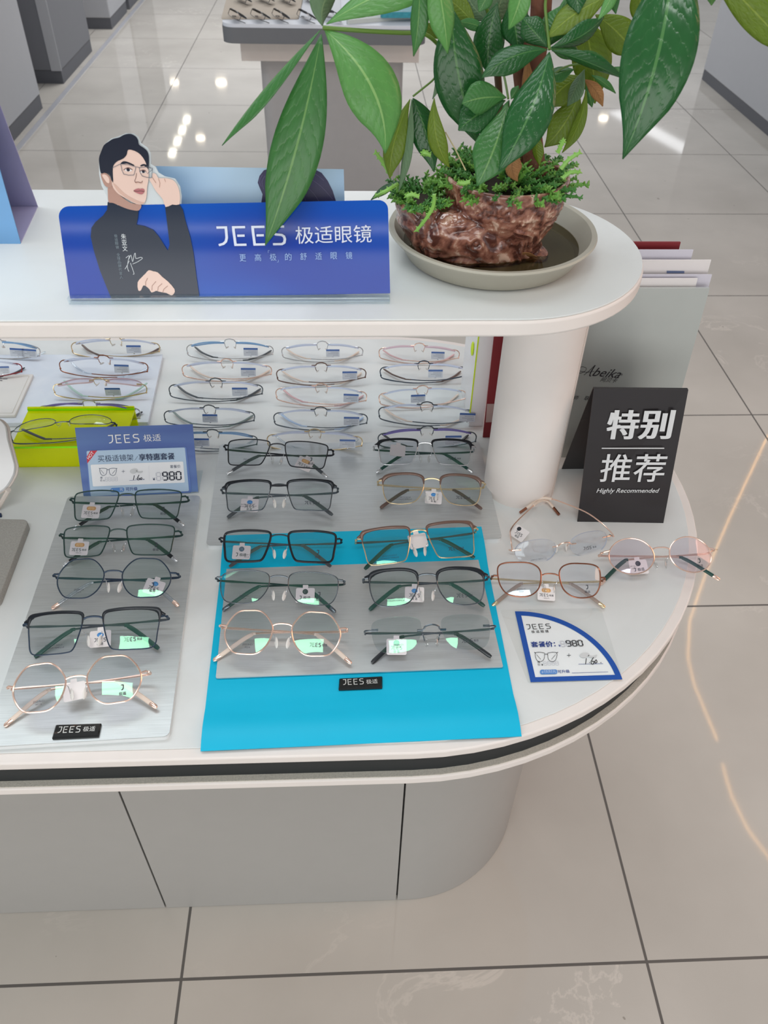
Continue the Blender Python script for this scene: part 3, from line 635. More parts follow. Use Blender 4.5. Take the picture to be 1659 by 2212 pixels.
bp_m = bpy.data.materials.new('blue_card_print'); bp_m.use_nodes = True
_n = bp_m.node_tree.nodes; _l = bp_m.node_tree.links; _p = _n['Principled BSDF']; _g = _n.new('ShaderNodeTexCoord'); _mp = _n.new('ShaderNodeMapping'); _mp.inputs['Scale'].default_value = (3, 30, 30); _nz = _n.new('ShaderNodeTexNoise'); _nz.inputs['Scale'].default_value = 1.2
_r = _n.new('ShaderNodeValToRGB'); _l.new(_g.outputs['Object'], _mp.inputs[0]); _l.new(_mp.outputs[0], _nz.inputs['Vector']); _l.new(_nz.outputs['Fac'], _r.inputs[0]); _l.new(_r.outputs[0], _p.inputs['Base Color'])
_r.color_ramp.elements[0].position = .3; _r.color_ramp.elements[0].color = (*rgb(66, 92, 160), 1); _r.color_ramp.elements[1].position = .7; _r.color_ramp.elements[1].color = (*rgb(98, 130, 184), 1); _p.inputs['Roughness'].default_value = .4
obj('card', slab_on(PB, [(161.5, 924), (416, 916.5), (428, 1062), (181, 1077)], .0012, layer=-1), bp_m, PCd, True)
cB = crop(120, 900, 340/1659)
decal(PCd, PB, 'frame_print', mat('print_card_frame', rgb(92, 122, 186), .4), [rquad([cB(318, 355), cB(1378, 318), cB(1436, 800), cB(362, 850)], 3)], 1)
decal(PCd, PB, 'panel_print', mat('print_card_pale', rgb(176, 200, 222), .4), [rquad([cB(328, 362), cB(1364, 325), cB(1408, 785), cB(372, 838)], 3)], 2)
decal(PCd, PB, 'white_box', mat('print_card_white', rgb(238, 239, 240), .4), [rquad([cB(370, 506), cB(1346, 472), cB(1364, 694), cB(396, 736)], 2.5)], 3)
decal(PCd, PB, 'corner_flag', mat('print_red', rgb(205, 48, 66), .4), [[cB(330, 425), cB(368, 360), cB(442, 356), cB(336, 494)]], 3)
mb = MB(); PB.geo(mb, logo_geo(), cB(562, 279), cB(888, 266), 2, 16.5); PB.geo(mb, text_geo('极适'), cB(930, 264), cB(1114, 256), 2, 15.5)
obj('logo_lettering', mb, WHITEINK, PCd, True, smooth=False)
mb = MB(); PB.geo(mb, text_geo('HOT', .01), cB(356, 452), cB(410, 382), 4); obj('flag_lettering', mb, WHITEINK, PCd, True, smooth=False)
mb = MB(); PB.geo(mb, text_geo('元'), cB(680, 784), cB(716, 782), 4); obj('unit_lettering', mb, WHITEINK, PCd, True, smooth=False)
mb = MB(); PB.geo(mb, text_geo('买极适镜架'), cB(450, 478), cB(824, 464), 3); PB.stroke(mb, [cB(835, 463), cB(868, 415)], .7, 3); bold(PB, mb, '享特惠套餐', cB(884, 464), cB(1256, 450), 3, .6)
SLATE = mat('print_slate', rgb(50, 66, 96), .5); obj('headline_lettering', mb, SLATE, PCd, True, smooth=False); mb = MB()
glasses_icon(PB, mb, cB, 4, (556, 572, 96), .9); PB.stroke(mb, [cB(700, 577), cB(732, 575)], .7, 4); PB.stroke(mb, [cB(716, 559), cB(716, 592)], .7, 4); obj('glasses_drawing', mb, SLATE, PCd, True, smooth=False); mb = MB()
PB.geo(mb, text_geo('原'), cB(474, 656), cB(498, 655), 4); PB.geo(mb, text_geo('价'), cB(474, 684), cB(498, 683), 4); PB.geo(mb, text_geo('¥'), cB(507, 682), cB(520, 681), 4); obj('old_price_lettering', mb, SLATE, PCd, True, smooth=False); mb = MB()
PB.geo(mb, text_geo('套餐价'), cB(1210, 543), cB(1319, 540), 4); PB.geo(mb, text_geo('¥', .02), cB(1028, 672), cB(1052, 671), 4)
obj('price_lettering', mb, SLATE, PCd, True, smooth=False)
mb = MB()
MARKER = mat('marker_ink', rgb(18, 26, 46), .4)
PB.geo(mb, seg_geo('980', .13), cB(1132, 668), cB(1330, 662), 5, 17); obj('price_digits', mb, MARKER, PCd, True, smooth=False); mb = MB()
for l in ([(832, 618), (822, 668)], [(852, 650), (856, 656)], [(882, 612), (866, 645), (868, 664), (884, 664), (890, 650), (872, 648)], [(905, 640), (896, 655), (904, 664), (914, 652), (906, 640)], [(928, 656), (934, 660)]): PB.stroke(mb, [cB(*q_) for q_ in l], 1.5, 5, 2)
obj('handwritten_number', mb, MARKER, PCd, True, smooth=False)
mb = MB(); PB.geo(mb, seg_geo('88', .12), cB(1064, 672), cB(1182, 669), 4, 17); obj('ghost_digits', mb, GHOSTINK, PCd, True, smooth=False); mb = MB(); PB.geo(mb, seg_geo('8888', .1), cB(526, 680), cB(658, 676), 4, 8.5); obj('ghost_digits', mb, GHOSTINK, PCd, True, smooth=False); mb = MB(); PB.stroke(mb, [cB(985, 515), cB(992, 672)], .4, 4)
obj('divider_line', mb, GHOSTINK, PCd, True, smooth=False)
decal(PCd, PB, 'lens_drawing', mat('print_lens', rgb(206, 208, 208), .4), [[cB(785, 580), cB(800, 555), cB(840, 545), cB(872, 560), cB(850, 592), cB(810, 600)], [cB(850, 560), cB(880, 575), cB(920, 570), cB(915, 590), cB(880, 595), cB(855, 585)]], 4, 3)
mb = MB(); PB.geo(mb, text_geo('可升级', .008), cB(744, 783), cB(868, 777), 4); PB.stroke(mb, [cB(878, 780), cB(1165, 768)], .8, 4); obj('upgrade_lettering', mb, NAVYINK, PCd, True, smooth=False); mb = MB(); PB.stroke(mb, [cB(780, 671), cB(942, 662)], .6, 4); obj('underline', mb, NAVYINK, PCd, True, smooth=False)
pill = decal(PCd, PB, 'pill_print', mat('print_pill', rgb(88, 140, 204), .4), [rquad([cB(578, 752), cB(724, 744), cB(727, 792), cB(582, 798)], 4.5)], 3)
mb = MB(); PB.stroke(mb, [cB(590, 773), cB(606, 772)], .8, 4); PB.stroke(mb, [cB(598, 765), cB(598, 781)], .8, 4); obj('plus_sign', mb, WHITEINK, pill, True, smooth=False)
sb = PB.P(300, 1000, -8)
a = MB(); bl, br = PB.P(181, 1077, -7), PB.P(428, 1062, -7); tl_, tr_ = PB.P(176, 1030, -7), PB.P(423, 1015, -7)
k_ = Vector((0, .045, 0)); bl.z = br.z = ZC+.0005
a.add([bl, br, br+k_, bl+k_, bl+Vector((0, 0, .002)), br+Vector((0, 0, .002)), br+k_+Vector((0, 0, .002)), bl+k_+Vector((0, 0, .002))], [(0, 3, 2, 1), (4, 5, 6, 7), (0, 1, 5, 4), (1, 2, 6, 5), (2, 3, 7, 6), (3, 0, 4, 7)])
obj('acrylic_foot', a, ACR, PCd, True)
# ------------------------------------------------------------------ quarter circle price card, clear film lying flat
QC = thing('price_card', 'clear quarter circle price card with blue border lying on the counter at right', 'price card', at(1210, 1410, ZC))
QP = Plane((0, 0, ZC+.0008), (0, 0, 1))
FILM = clear_mat('clear_film', (.985, .987, .985), .03)
a = MB(); q = [at(u, v, ZC)[:2] for u, v in [(1080, 1318), (1298, 1314), (1346, 1469), (1141, 1477)]]; a.prism(roundpoly(q, .003), ZC+.0002, ZC+.0006); obj('clear_film', a, FILM, QC, True)
c0 = Vector(at(1146, 1475, ZC)[:2]); c1 = Vector(at(1112, 1322, ZC)[:2]); c2 = Vector(at(1344, 1469, ZC)[:2])
def arcp(f, dx=0, dy=0, n=40):
    X = c2-c0; Y = c1-c0; out = []
    for i in range(n+1):
        t = math.pi/2*i/n; out.append(c0+X*math.cos(t)*f+Y*math.sin(t)*f)
    return out
mb = MB(); X = (c2-c0).normalized(); Y = (c1-c0).normalized(); b_ = .0062
outer = arcp(1.0); Rm = ((c2-c0).length+(c1-c0).length)/2
inner = []
for i, p in enumerate(outer):
    t = math.pi/2*i/40; d = (c0-p).normalized(); q = p+d*b_
    lx = (q-c0).dot(X); ly = (q-c0).dot(Y); q = c0+X*max(lx, b_)+Y*max(ly, b_); inner.append(q)
zq = ZC+.0012
vs = [Vector((p.x, p.y, zq)) for p in outer+inner]; n_ = len(outer)
mb.add(vs, [(i, i+1, n_+i+1, n_+i) for i in range(n_-1)])
i0 = c0+X*b_+Y*b_
mb.add([Vector((p.x, p.y, zq)) for p in (c0, c2, inner[0], i0)], [(0, 1, 2, 3)]); mb.add([Vector((p.x, p.y, zq)) for p in (c0, i0, inner[-1], c1)], [(0, 1, 2, 3)])
obj('blue_border', mb, mat('print_royal_blue', rgb(22, 78, 164), .4), QC, True, smooth=False)
mb = MB(); mb.poly([Vector((p.x, p.y, ZC+.0008)) for p in [c0]+outer]); obj('white_print', mb, mat('print_soft_white', rgb(232, 236, 236), .35), QC, True, smooth=False)
cQ = crop(1040, 1060, 520/1659)
mb = MB(); QP.geo(mb, logo_geo('JEES', .11), cQ(315, 957), cQ(480, 951), 3, 10); QP.geo(mb, text_geo('极 适 眼 镜', .006), cQ(346, 984), cQ(464, 980), 3); obj('logo_lettering', mb, BLACKINK, QC, True, smooth=False); mb = MB()
glasses_icon(QP, mb, cQ, 3, (445, 1140, 82), .9); QP.stroke(mb, [cQ(588, 1137), cQ(616, 1136)], .9, 3); QP.stroke(mb, [cQ(602, 1124), cQ(602, 1149)], .9, 3); obj('glasses_drawing', mb, BLACKINK, QC, True, smooth=False); mb = MB()
QP.geo(mb, text_geo('原'), cQ(387, 1192), cQ(405, 1191), 3); QP.geo(mb, text_geo('价'), cQ(389, 1209), cQ(407, 1208), 3); QP.geo(mb, text_geo('¥', .02), cQ(414, 1208), cQ(426, 1207), 3); obj('old_price_lettering', mb, BLACKINK, QC, True, smooth=False); mb = MB()
QP.geo(mb, seg_geo('980', .13), cQ(588, 1075), cQ(702, 1072), 4, 12); obj('price_digits', mb, BLACKINK, QC, True, smooth=False); mb = MB()
for l in ([(722, 1158), (716, 1200)], [(742, 1186), (745, 1190)], [(772, 1152), (755, 1178), (757, 1196), (770, 1197), (775, 1182), (760, 1178)], [(790, 1168), (780, 1180), (785, 1192), (796, 1184), (790, 1168)], [(820, 1186), (824, 1190)]): QP.stroke(mb, [cQ(*q_) for q_ in l], 1.6, 4, 2)
obj('handwritten_number', mb, BLACKINK, QC, True, smooth=False)
mb = MB(); bold(QP, mb, '套餐价：', cQ(345, 1082), cQ(512, 1078), 3, .4); QP.geo(mb, text_geo('¥', .02), cQ(533, 1077), cQ(547, 1076), 3); obj('price_lettering', mb, NAVYINK, QC, True, smooth=False); mb = MB(); QP.geo(mb, text_geo('可升级', .012), cQ(528, 1260), cQ(610, 1257), 3)
QP.stroke(mb, [cQ(622, 1258), cQ(872, 1251)], .7, 3); obj('upgrade_lettering', mb, NAVYINK, QC, True, smooth=False); mb = MB(); QP.stroke(mb, [cQ(668, 1198), cQ(838, 1194)], .7, 3); obj('underline', mb, NAVYINK, QC, True, smooth=False)
mb = MB(); QP.geo(mb, seg_geo('88', .12), cQ(550, 1077), cQ(615, 1075), 3, 12); obj('ghost_digits', mb, GHOSTINK, QC, True, smooth=False); mb = MB(); QP.geo(mb, seg_geo('8888', .1), cQ(430, 1206), cQ(534, 1203), 3, 8.5); obj('ghost_digits', mb, GHOSTINK, QC, True, smooth=False)
decal(QC, QP, 'lens_drawing', mat('print_lens', (0, 0, 0)), [[cQ(676, 1140), cQ(690, 1122), cQ(725, 1118), cQ(745, 1132), cQ(725, 1150), cQ(695, 1154)], [cQ(735, 1135), cQ(765, 1140), cQ(795, 1132), cQ(790, 1148), cQ(765, 1154), cQ(740, 1150)]], 3, 3)
pill = decal(QC, QP, 'pill_print', mat('print_pill', (0, 0, 0)), [rquad([cQ(401, 1236), cQ(521, 1234), cQ(524, 1266), cQ(404, 1269)], 4.5)], 3)
mb = MB(); QP.stroke(mb, [cQ(412, 1254), cQ(428, 1254)], .8, 4); QP.stroke(mb, [cQ(420, 1246), cQ(420, 1262)], .8, 4); QP.geo(mb, text_geo('元'), cQ(490, 1260), cQ(516, 1259), 4); QP.geo(mb, seg_geo('888', .08), cQ(434, 1258), cQ(486, 1257), 4, 6.5); obj('pill_lettering', mb, mat('pale_blue_ink', rgb(196, 216, 238), .5), pill, True, smooth=False)
# ------------------------------------------------------------------ small black name plates
def nameplate(px, z, label, lgA, lgB, zhA, zhB):
    t = thing('name_plate', label, 'name plate', at(sum(p[0] for p in px)/4, sum(p[1] for p in px)/4, z))
    P = [Vector(at(u, v, z+.003)[:2]) for u, v in px]; c = sum(P, Vector((0, 0)))/4
    o = [Vector(p) for p in roundpoly(P, .0012, 4)]; i_ = [c+(p-c)*.9+(Vector((0, 0))) for p in o]
    n_ = len(o); a = MB(); a.rings([[Vector((p.x, p.y, z)) for p in o], [Vector((p.x, p.y, z+.0016)) for p in o], [Vector((c.x+(p.x-c.x)*.95, c.y+(p.y-c.y)*.84, z+.003)) for p in o]])
    obj('plate', a, mat('glossy_black', rgb(30, 32, 32), .08, spec=.6), t, True, angle=.3)
    NP_ = Plane((0, 0, z+.0031), (0, 0, 1)); mb = MB(); NP_.geo(mb, logo_geo(), lgA, lgB, 1); NP_.geo(mb, text_geo('极适', .004), zhA, zhB, 1); obj('lettering', mb, mat('silver_foil', rgb(206, 206, 202), .3, metal=.3), t, True, smooth=False)
cN = crop(0, 1180, 420/1659)
nameplate([(120, 1564), (219, 1561), (213, 1590), (111, 1595)], ZC+.007, 'black name plate at the front of the left steel plate', cN(490, 1592), cN(682, 1586), cN(705, 1582), cN(808, 1578))
nameplate([(733, 1464), (826, 1459), (826, 1485), (731, 1489)], ZC+.0022, 'black name plate on the bare front strip of the cyan blue mat', (741, 1479.5), (786, 1477.5), (791.5, 1478), (816, 1476.5))
# ------------------------------------------------------------------ black tent sign
TS_ = thing('tent_sign', 'black folded tent sign with white recommendation lettering by the white column', 'tent sign', (.352, .80, ZC))
b0, b1 = at(1247, 1127, ZC), at(1433, 1130, ZC); yb = (b0.y+b1.y)/2
t0, t1 = aty(1283, 840, .788), aty(1487, 842, .788)
TB = mat('black_card', rgb(46, 43, 44), .22, var=.08)
def sheet4(a_, b_, c_, d_, th):
    n_ = (b_-a_).cross(d_-a_).normalized()*th; vs = [a_, b_, c_, d_]; vs = vs+[v+n_ for v in vs]
    return MB().add(vs, [(0, 3, 2, 1), (4, 5, 6, 7), (0, 1, 5, 4), (1, 2, 6, 5), (2, 3, 7, 6), (3, 0, 4, 7)])
kb0, kb1 = at(1213, 1012, ZC), Vector((b1.x+.004, at(1213, 1012, ZC).y, ZC))
TP = Plane(b0+Vector((0, 0, 0)), (b1-b0).cross(t0-b0)); 
tb = Vector((0, .004, .0)); 
a = sheet4(b0, b1, t1, t0, -.0012) ; obj('front_leaf', a, TB, TS_, True)
a = sheet4(t0, t1, t1+tb, t0+tb, -.001); obj('fold_spine', a, TB, TS_, True)
a = sheet4(kb0, kb1, t1+tb, t0+tb, .0012); obj('back_leaf', a, TB, TS_, True)
cT = crop(1000, 500, 560/1659)
mb = MB()
for ch, a_, b_ in (('特', (912, 1329), (1105, 1329)), ('别', (1120, 1329), (1322, 1329))): bold(TP, mb, ch, cT(*a_), cT(*b_), 1, 1.7, 63, .012)
for ch, a_, b_ in (('推', (868, 1602), (1062, 1602)), ('荐', (1080, 1602), (1278, 1602))): TP.geo(mb, text_geo(ch, .008), cT(*a_), cT(*b_), 1, 60)
SW = mat('sign_white', rgb(214, 214, 214), .5); TP.stroke(mb, [cT(888, 1387), cT(1288, 1387)], 2.2, 1); obj('headline_lettering', mb, SW, TS_, True, smooth=False)
mb = MB(); TP.geo(mb, text_geo('Highly Recommended', .006, .25), cT(852, 1680), cT(1252, 1680), 1)
obj('english_lettering', mb, SW, TS_, True, smooth=False)
# ------------------------------------------------------------------ brochures leaning behind the column
def board(name, label, cat, x0, x1, yb_, yt, zt, m, th=.002, z0=ZC, skew=0):
    t = thing(name, label, cat, ((x0+x1)/2, yb_, z0)); b0_ = Vector((x0, yb_, z0)); b1_ = Vector((x1, yb_, z0)); t1_ = Vector((x1+skew, yt, zt)); t0_ = Vector((x0+skew, yt, zt))
    a_ = sheet4(b0_, b1_, t1_, t0_, -th); return t, a_, Plane(b0_, (b1_-b0_).cross(t0_-b0_))
t, a, AP = board('brochure', 'pale grey brochure board with cursive name lettering behind the black tent sign', 'brochure', .232, .4485, .882, .902, 1.0495, None, .004)
obj('cover', a, mat('pearl_grey_board', rgb(188, 192, 188), .32, metal=.35), t, True)
mb = MB(); cA2 = crop(1220, 560, 340/1659)
AP.geo(mb, text_geo('beika', .004, .45), cA2(285, 1228), cA2(578, 1254), 2)
AP.stroke(mb, [cA2(200, 1220), cA2(250, 1180), cA2(320, 1115)], 1.0, 2, 4); AP.stroke(mb, [cA2(320, 1115), cA2(285, 1170), cA2(262, 1222), cA2(275, 1228)], 2.2, 2, 4); AP.stroke(mb, [cA2(310, 1180), cA2(230, 1190), cA2(160, 1175), cA2(155, 1150), cA2(180, 1132), cA2(225, 1145), cA2(215, 1175), cA2(165, 1200), cA2(140, 1185)], .9, 2, 5)
CHAR = mat('charcoal_ink', rgb(50, 48, 52), .5); AP.geo(mb, text_geo('®'), cA2(584, 1224), cA2(606, 1226), 2); obj('name_lettering', mb, CHAR, t, True, smooth=False); mb = MB()
AP.geo(mb, text_geo('阿贝卡', 0, .3), cA2(370, 1288), cA2(545, 1302), 2); obj('chinese_lettering', mb, CHAR, t, True, smooth=False); mb = MB()
AP.geo(mb, text_geo('师', 0, .2), (1238, 863), (1249, 863.5), 2); AP.geo(mb, text_geo('联', 0, .2), (1261, 864), (1272, 864.5), 2)
obj('subtitle_lettering', mb, CHAR, t, True, smooth=False)
PAPER = mat('brochure_paper', rgb(226, 220, 218), .45); PAPER2 = mat('brochure_lilac', rgb(206, 202, 212), .45)
for i, (x1, yb_, yt, zt, m_, lb) in enumerate([(.434, .893, .911, 1.058, PAPER, 'cream paper brochure directly behind the pale grey board'), (.4535, .901, .917, 1.060, PAPER2, 'lilac white brochure, third in the stack behind the pale grey board'),
        (.452, .910, .928, 1.074, PAPER, 'off white brochure with blue printed corner in front of the red folder'), (.430, .9185, .937, 1.083, PAPER2, 'thin lilac sheet just in front of the red folder')]):
    t, a, p_ = board('brochure', lb, 'brochure', x1-.21, x1, yb_, yt, zt, m_, .0016)
    obj('cover', a, m_, t, True)
    if i == 2:
        mb = MB(); p_.poly(mb, [(1440, 584.5), (1478, 585), (1478, 590), (1440, 590)], 2); p_.poly(mb, [(1478, 585), (1508, 585.5), (1508, 591), (1478, 590)], 3) if False else None
        obj('printed_corner', mb, mat('print_dusk_blue', rgb(110, 124, 158), .4), t, True, smooth=False)
t, a, RP = board('folder', 'dark red folder standing at the back of the brochure stack behind the white column', 'folder', .196, .417, .930, .950, 1.087, None, .003)
obj('cover', a, mat('dark_red_card', rgb(128, 34, 40), .45), t, True)
mb = MB(); RP.poly(mb, [(1052, 872), (1120, 872), (1120, 910), (1049, 912)], 2); obj('pale_band', mb, mat('band_rose_grey', rgb(178, 150, 144), .4), t, True, smooth=False)
hb = thing('brochure_box', 'white upright box with neon yellow tabs left of the red folder', 'box', (.19, .99, ZC))
a = MB(); a.box((.178, .957, ZC), (.20, 1.06, .958)); obj('box_body', a, PLASTICW, hb, True, bevel=.001)
NEON = mat('neon_yellow', rgb(206, 232, 40), .4)
a = MB(); a.box((.1838, .958, .9583), (.1868, 1.05, .9592)); obj('neon_strip', a, NEON, hb, True)
a = MB(); a.ell((.1765, .985, .915), .0022, .007, .011); obj('neon_tab', a, NEON, hb, True)
a = MB(); a.box((.1772, .9562, .82), (.1790, .9569, .955)); obj('neon_strip', a, NEON, hb, True)
# ------------------------------------------------------------------ glasses
def metal(name, col, rough=.25, m=.85): return mat(name, col, rough, metal=m, var=.03)
F_BLACK = mat('frame_black', rgb(26, 30, 36), .3, metal=.2); F_GUN = metal('frame_gunmetal', rgb(96, 104, 110)); F_GREEN = mat('frame_dark_green', rgb(28, 58, 54), .3, metal=.2)
F_SILVER = metal('frame_silver', rgb(206, 208, 210), .2); F_GOLD = metal('frame_gold', rgb(216, 196, 158), .22); F_ROSE = metal('frame_rose_gold', rgb(240, 206, 188), .2); F_BROWN = mat('frame_brown', rgb(112, 88, 78), .35, metal=.3)
F_COPPER = metal('frame_copper', rgb(150, 98, 76), .28); F_RED = mat('frame_dark_red', rgb(140, 34, 44), .3, metal=.2); F_NAVY = mat('frame_navy', rgb(44, 60, 78), .3, metal=.4)
T_GREY = mat('tip_grey', rgb(74, 80, 84), .45); T_GREEN = mat('tip_bottle_green', rgb(28, 70, 62), .35); T_CREAM = mat('tip_cream', rgb(226, 208, 192), .4); T_CLEAR = clear_mat('tip_clear', (.82, .85, .88), .09); T_BLACK = mat('tip_black', rgb(26, 30, 34), .3)
T_BLUE = mat('tip_pale_blue', rgb(176, 198, 226), .35); T_BROWN = mat('tip_brown', rgb(98, 78, 70), .4); T_MINT = mat('tip_mint', rgb(176, 208, 198), .4); T_PINK = mat('tip_pink', rgb(216, 178, 178), .4); T_TRANSBROWN = mat('tip_taupe', rgb(150, 132, 120), .35)
PAD = clear_mat('nose_pad', (.90, .90, .89), .10); PADW = mat('nose_pad_white', rgb(224, 220, 214), .35)
LENS = clear_mat('demo_lens', (.90, .885, .915), .05, (.42, 1.0, .62)); LENSB = clear_mat('demo_lens_clear', (.955, .96, .975), .05, (.8, .92, 1.0)); LENSP = clear_mat('demo_lens_violet', (.945, .92, .94), .06, (.85, .8, 1.0)); LENSD = clear_mat('sun_lens', (.06, .06, .07), .08)
EDGEB = mat('lens_edge_bluish', rgb(196, 206, 226), .3); EDGEV = mat('lens_edge_violet', rgb(120, 110, 176), .3); EDGEP = mat('lens_edge_pink', rgb(214, 190, 200), .3); EDGEG = mat('lens_edge_blue', rgb(120, 160, 200), .3)
TAGW = mat('tag_card', rgb(238, 232, 230), .5); TAGS = mat('tag_silver', rgb(206, 212, 220), .4, var=.08, vscale=500)
SHP = {  # right-hand lens as seen from the front: x outward
 'rect': [(-.95, .5), (-.9, .86), (-.55, .96), (.1, 1.0), (.7, .97), (.96, .86), (1.0, .45), (.94, -.2), (.87, -.76), (.66, -.96), (.1, -1.0), (-.4, -.98), (-.66, -.84), (-.84, -.2)],
 'soft': [(-.95, .4), (-.88, .78), (-.55, .96), (0, 1.0), (.6, .95), (.94, .75), (1.0, .3), (.93, -.35), (.74, -.83), (.35, -.99), (-.1, -1.0), (-.52, -.85), (-.78, -.45), (-.92, 0)],
 'geo': [(-.98, .12), (-.80, .60), (-.44, .96), (.03, 1.0), (.48, .94), (.84, .52), (1.0, .05), (.91, -.45), (.60, -.9), (.1, -1.0), (-.4, -.96), (-.80, -.55)],
 'panto': [(-.98, .15), (-.9, .6), (-.6, .93), (0, 1.0), (.6, .93), (.93, .66), (1.0, .15), (.88, -.4), (.58, -.83), (.1, -1.0), (-.38, -.93), (-.76, -.58)],
 'cat': [(-.93, .25), (-.82, .7), (-.45, .95), (.1, 1.0), (.7, .98), (.97, .78), (1.0, .25), (.9, -.35), (.62, -.82), (.1, -1.0), (-.42, -.92), (-.8, -.5)],
 'round': [(math.cos(i*math.pi/6), math.sin(i*math.pi/6)) for i in range(12)],
 'oval': [(-1.0, .1), (-.85, .65), (-.4, .97), (.2, 1.0), (.75, .8), (1.0, .25), (.9, -.45), (.5, -.92), (-.1, -1.0), (-.6, -.85), (-.92, -.4)],
}
TEXTCACHE = {}
def flat_mesh(key, build):
    if key not in TEXTCACHE:
        mb = MB(); build(mb); TEXTCACHE[key] = mb.mesh('lettering', False)
    return TEXTCACHE[key]
def put(mb, G, cx, cy, wd, z=0):
    vs, fs, W, H = G; s_ = wd/W; mb.add([Vector((cx+(v.x-W/2)*s_, cy+(v.y-H/2)*s_, z)) for v in vs], fs)
def print_long(mb): put(mb, logo_geo('JEES', .16), -.0035, 0, .0115); put(mb, text_geo('极适', .012), .0058, 0, .005)
def print_long_i(mb): put(mb, logo_geo('JISS', .16), -.0035, 0, .0105); put(mb, text_geo('极适', .012), .0058, 0, .005)
def print_stack(mb): put(mb, logo_geo('J', .2), 0, .0028, .0026); put(mb, text_geo('极适', .012), 0, -.0028, .0066)
def print_code(*ln):
    def f(mb):
        for i, t_ in enumerate(ln): put(mb, text_geo(t_), 0, -.0024*i, .0011*len(t_))
    return f
LENS_TXT = mat('lens_print_dark', rgb(44, 48, 58), .5)
TAG_EMB = {'orange': rgb(214, 160, 102), 'blue': rgb(70, 140, 206), 'black': rgb(44, 48, 56), 'green': rgb(92, 130, 128), 'slate': rgb(84, 96, 122)}
def lens_outline(shape, a, b, n=4): return [(p.x*a, p.y*b) for p in spline([(x, y, 0) for x, y in SHP[shape]], n, True)]
def lens_z(x, y, cx, cy, hw):   # front surface: wrap of the whole front and bulge of the lens
    return -(x*x)/(2*.34)-((x-cx)**2+(y-cy)**2)/(2*.16)
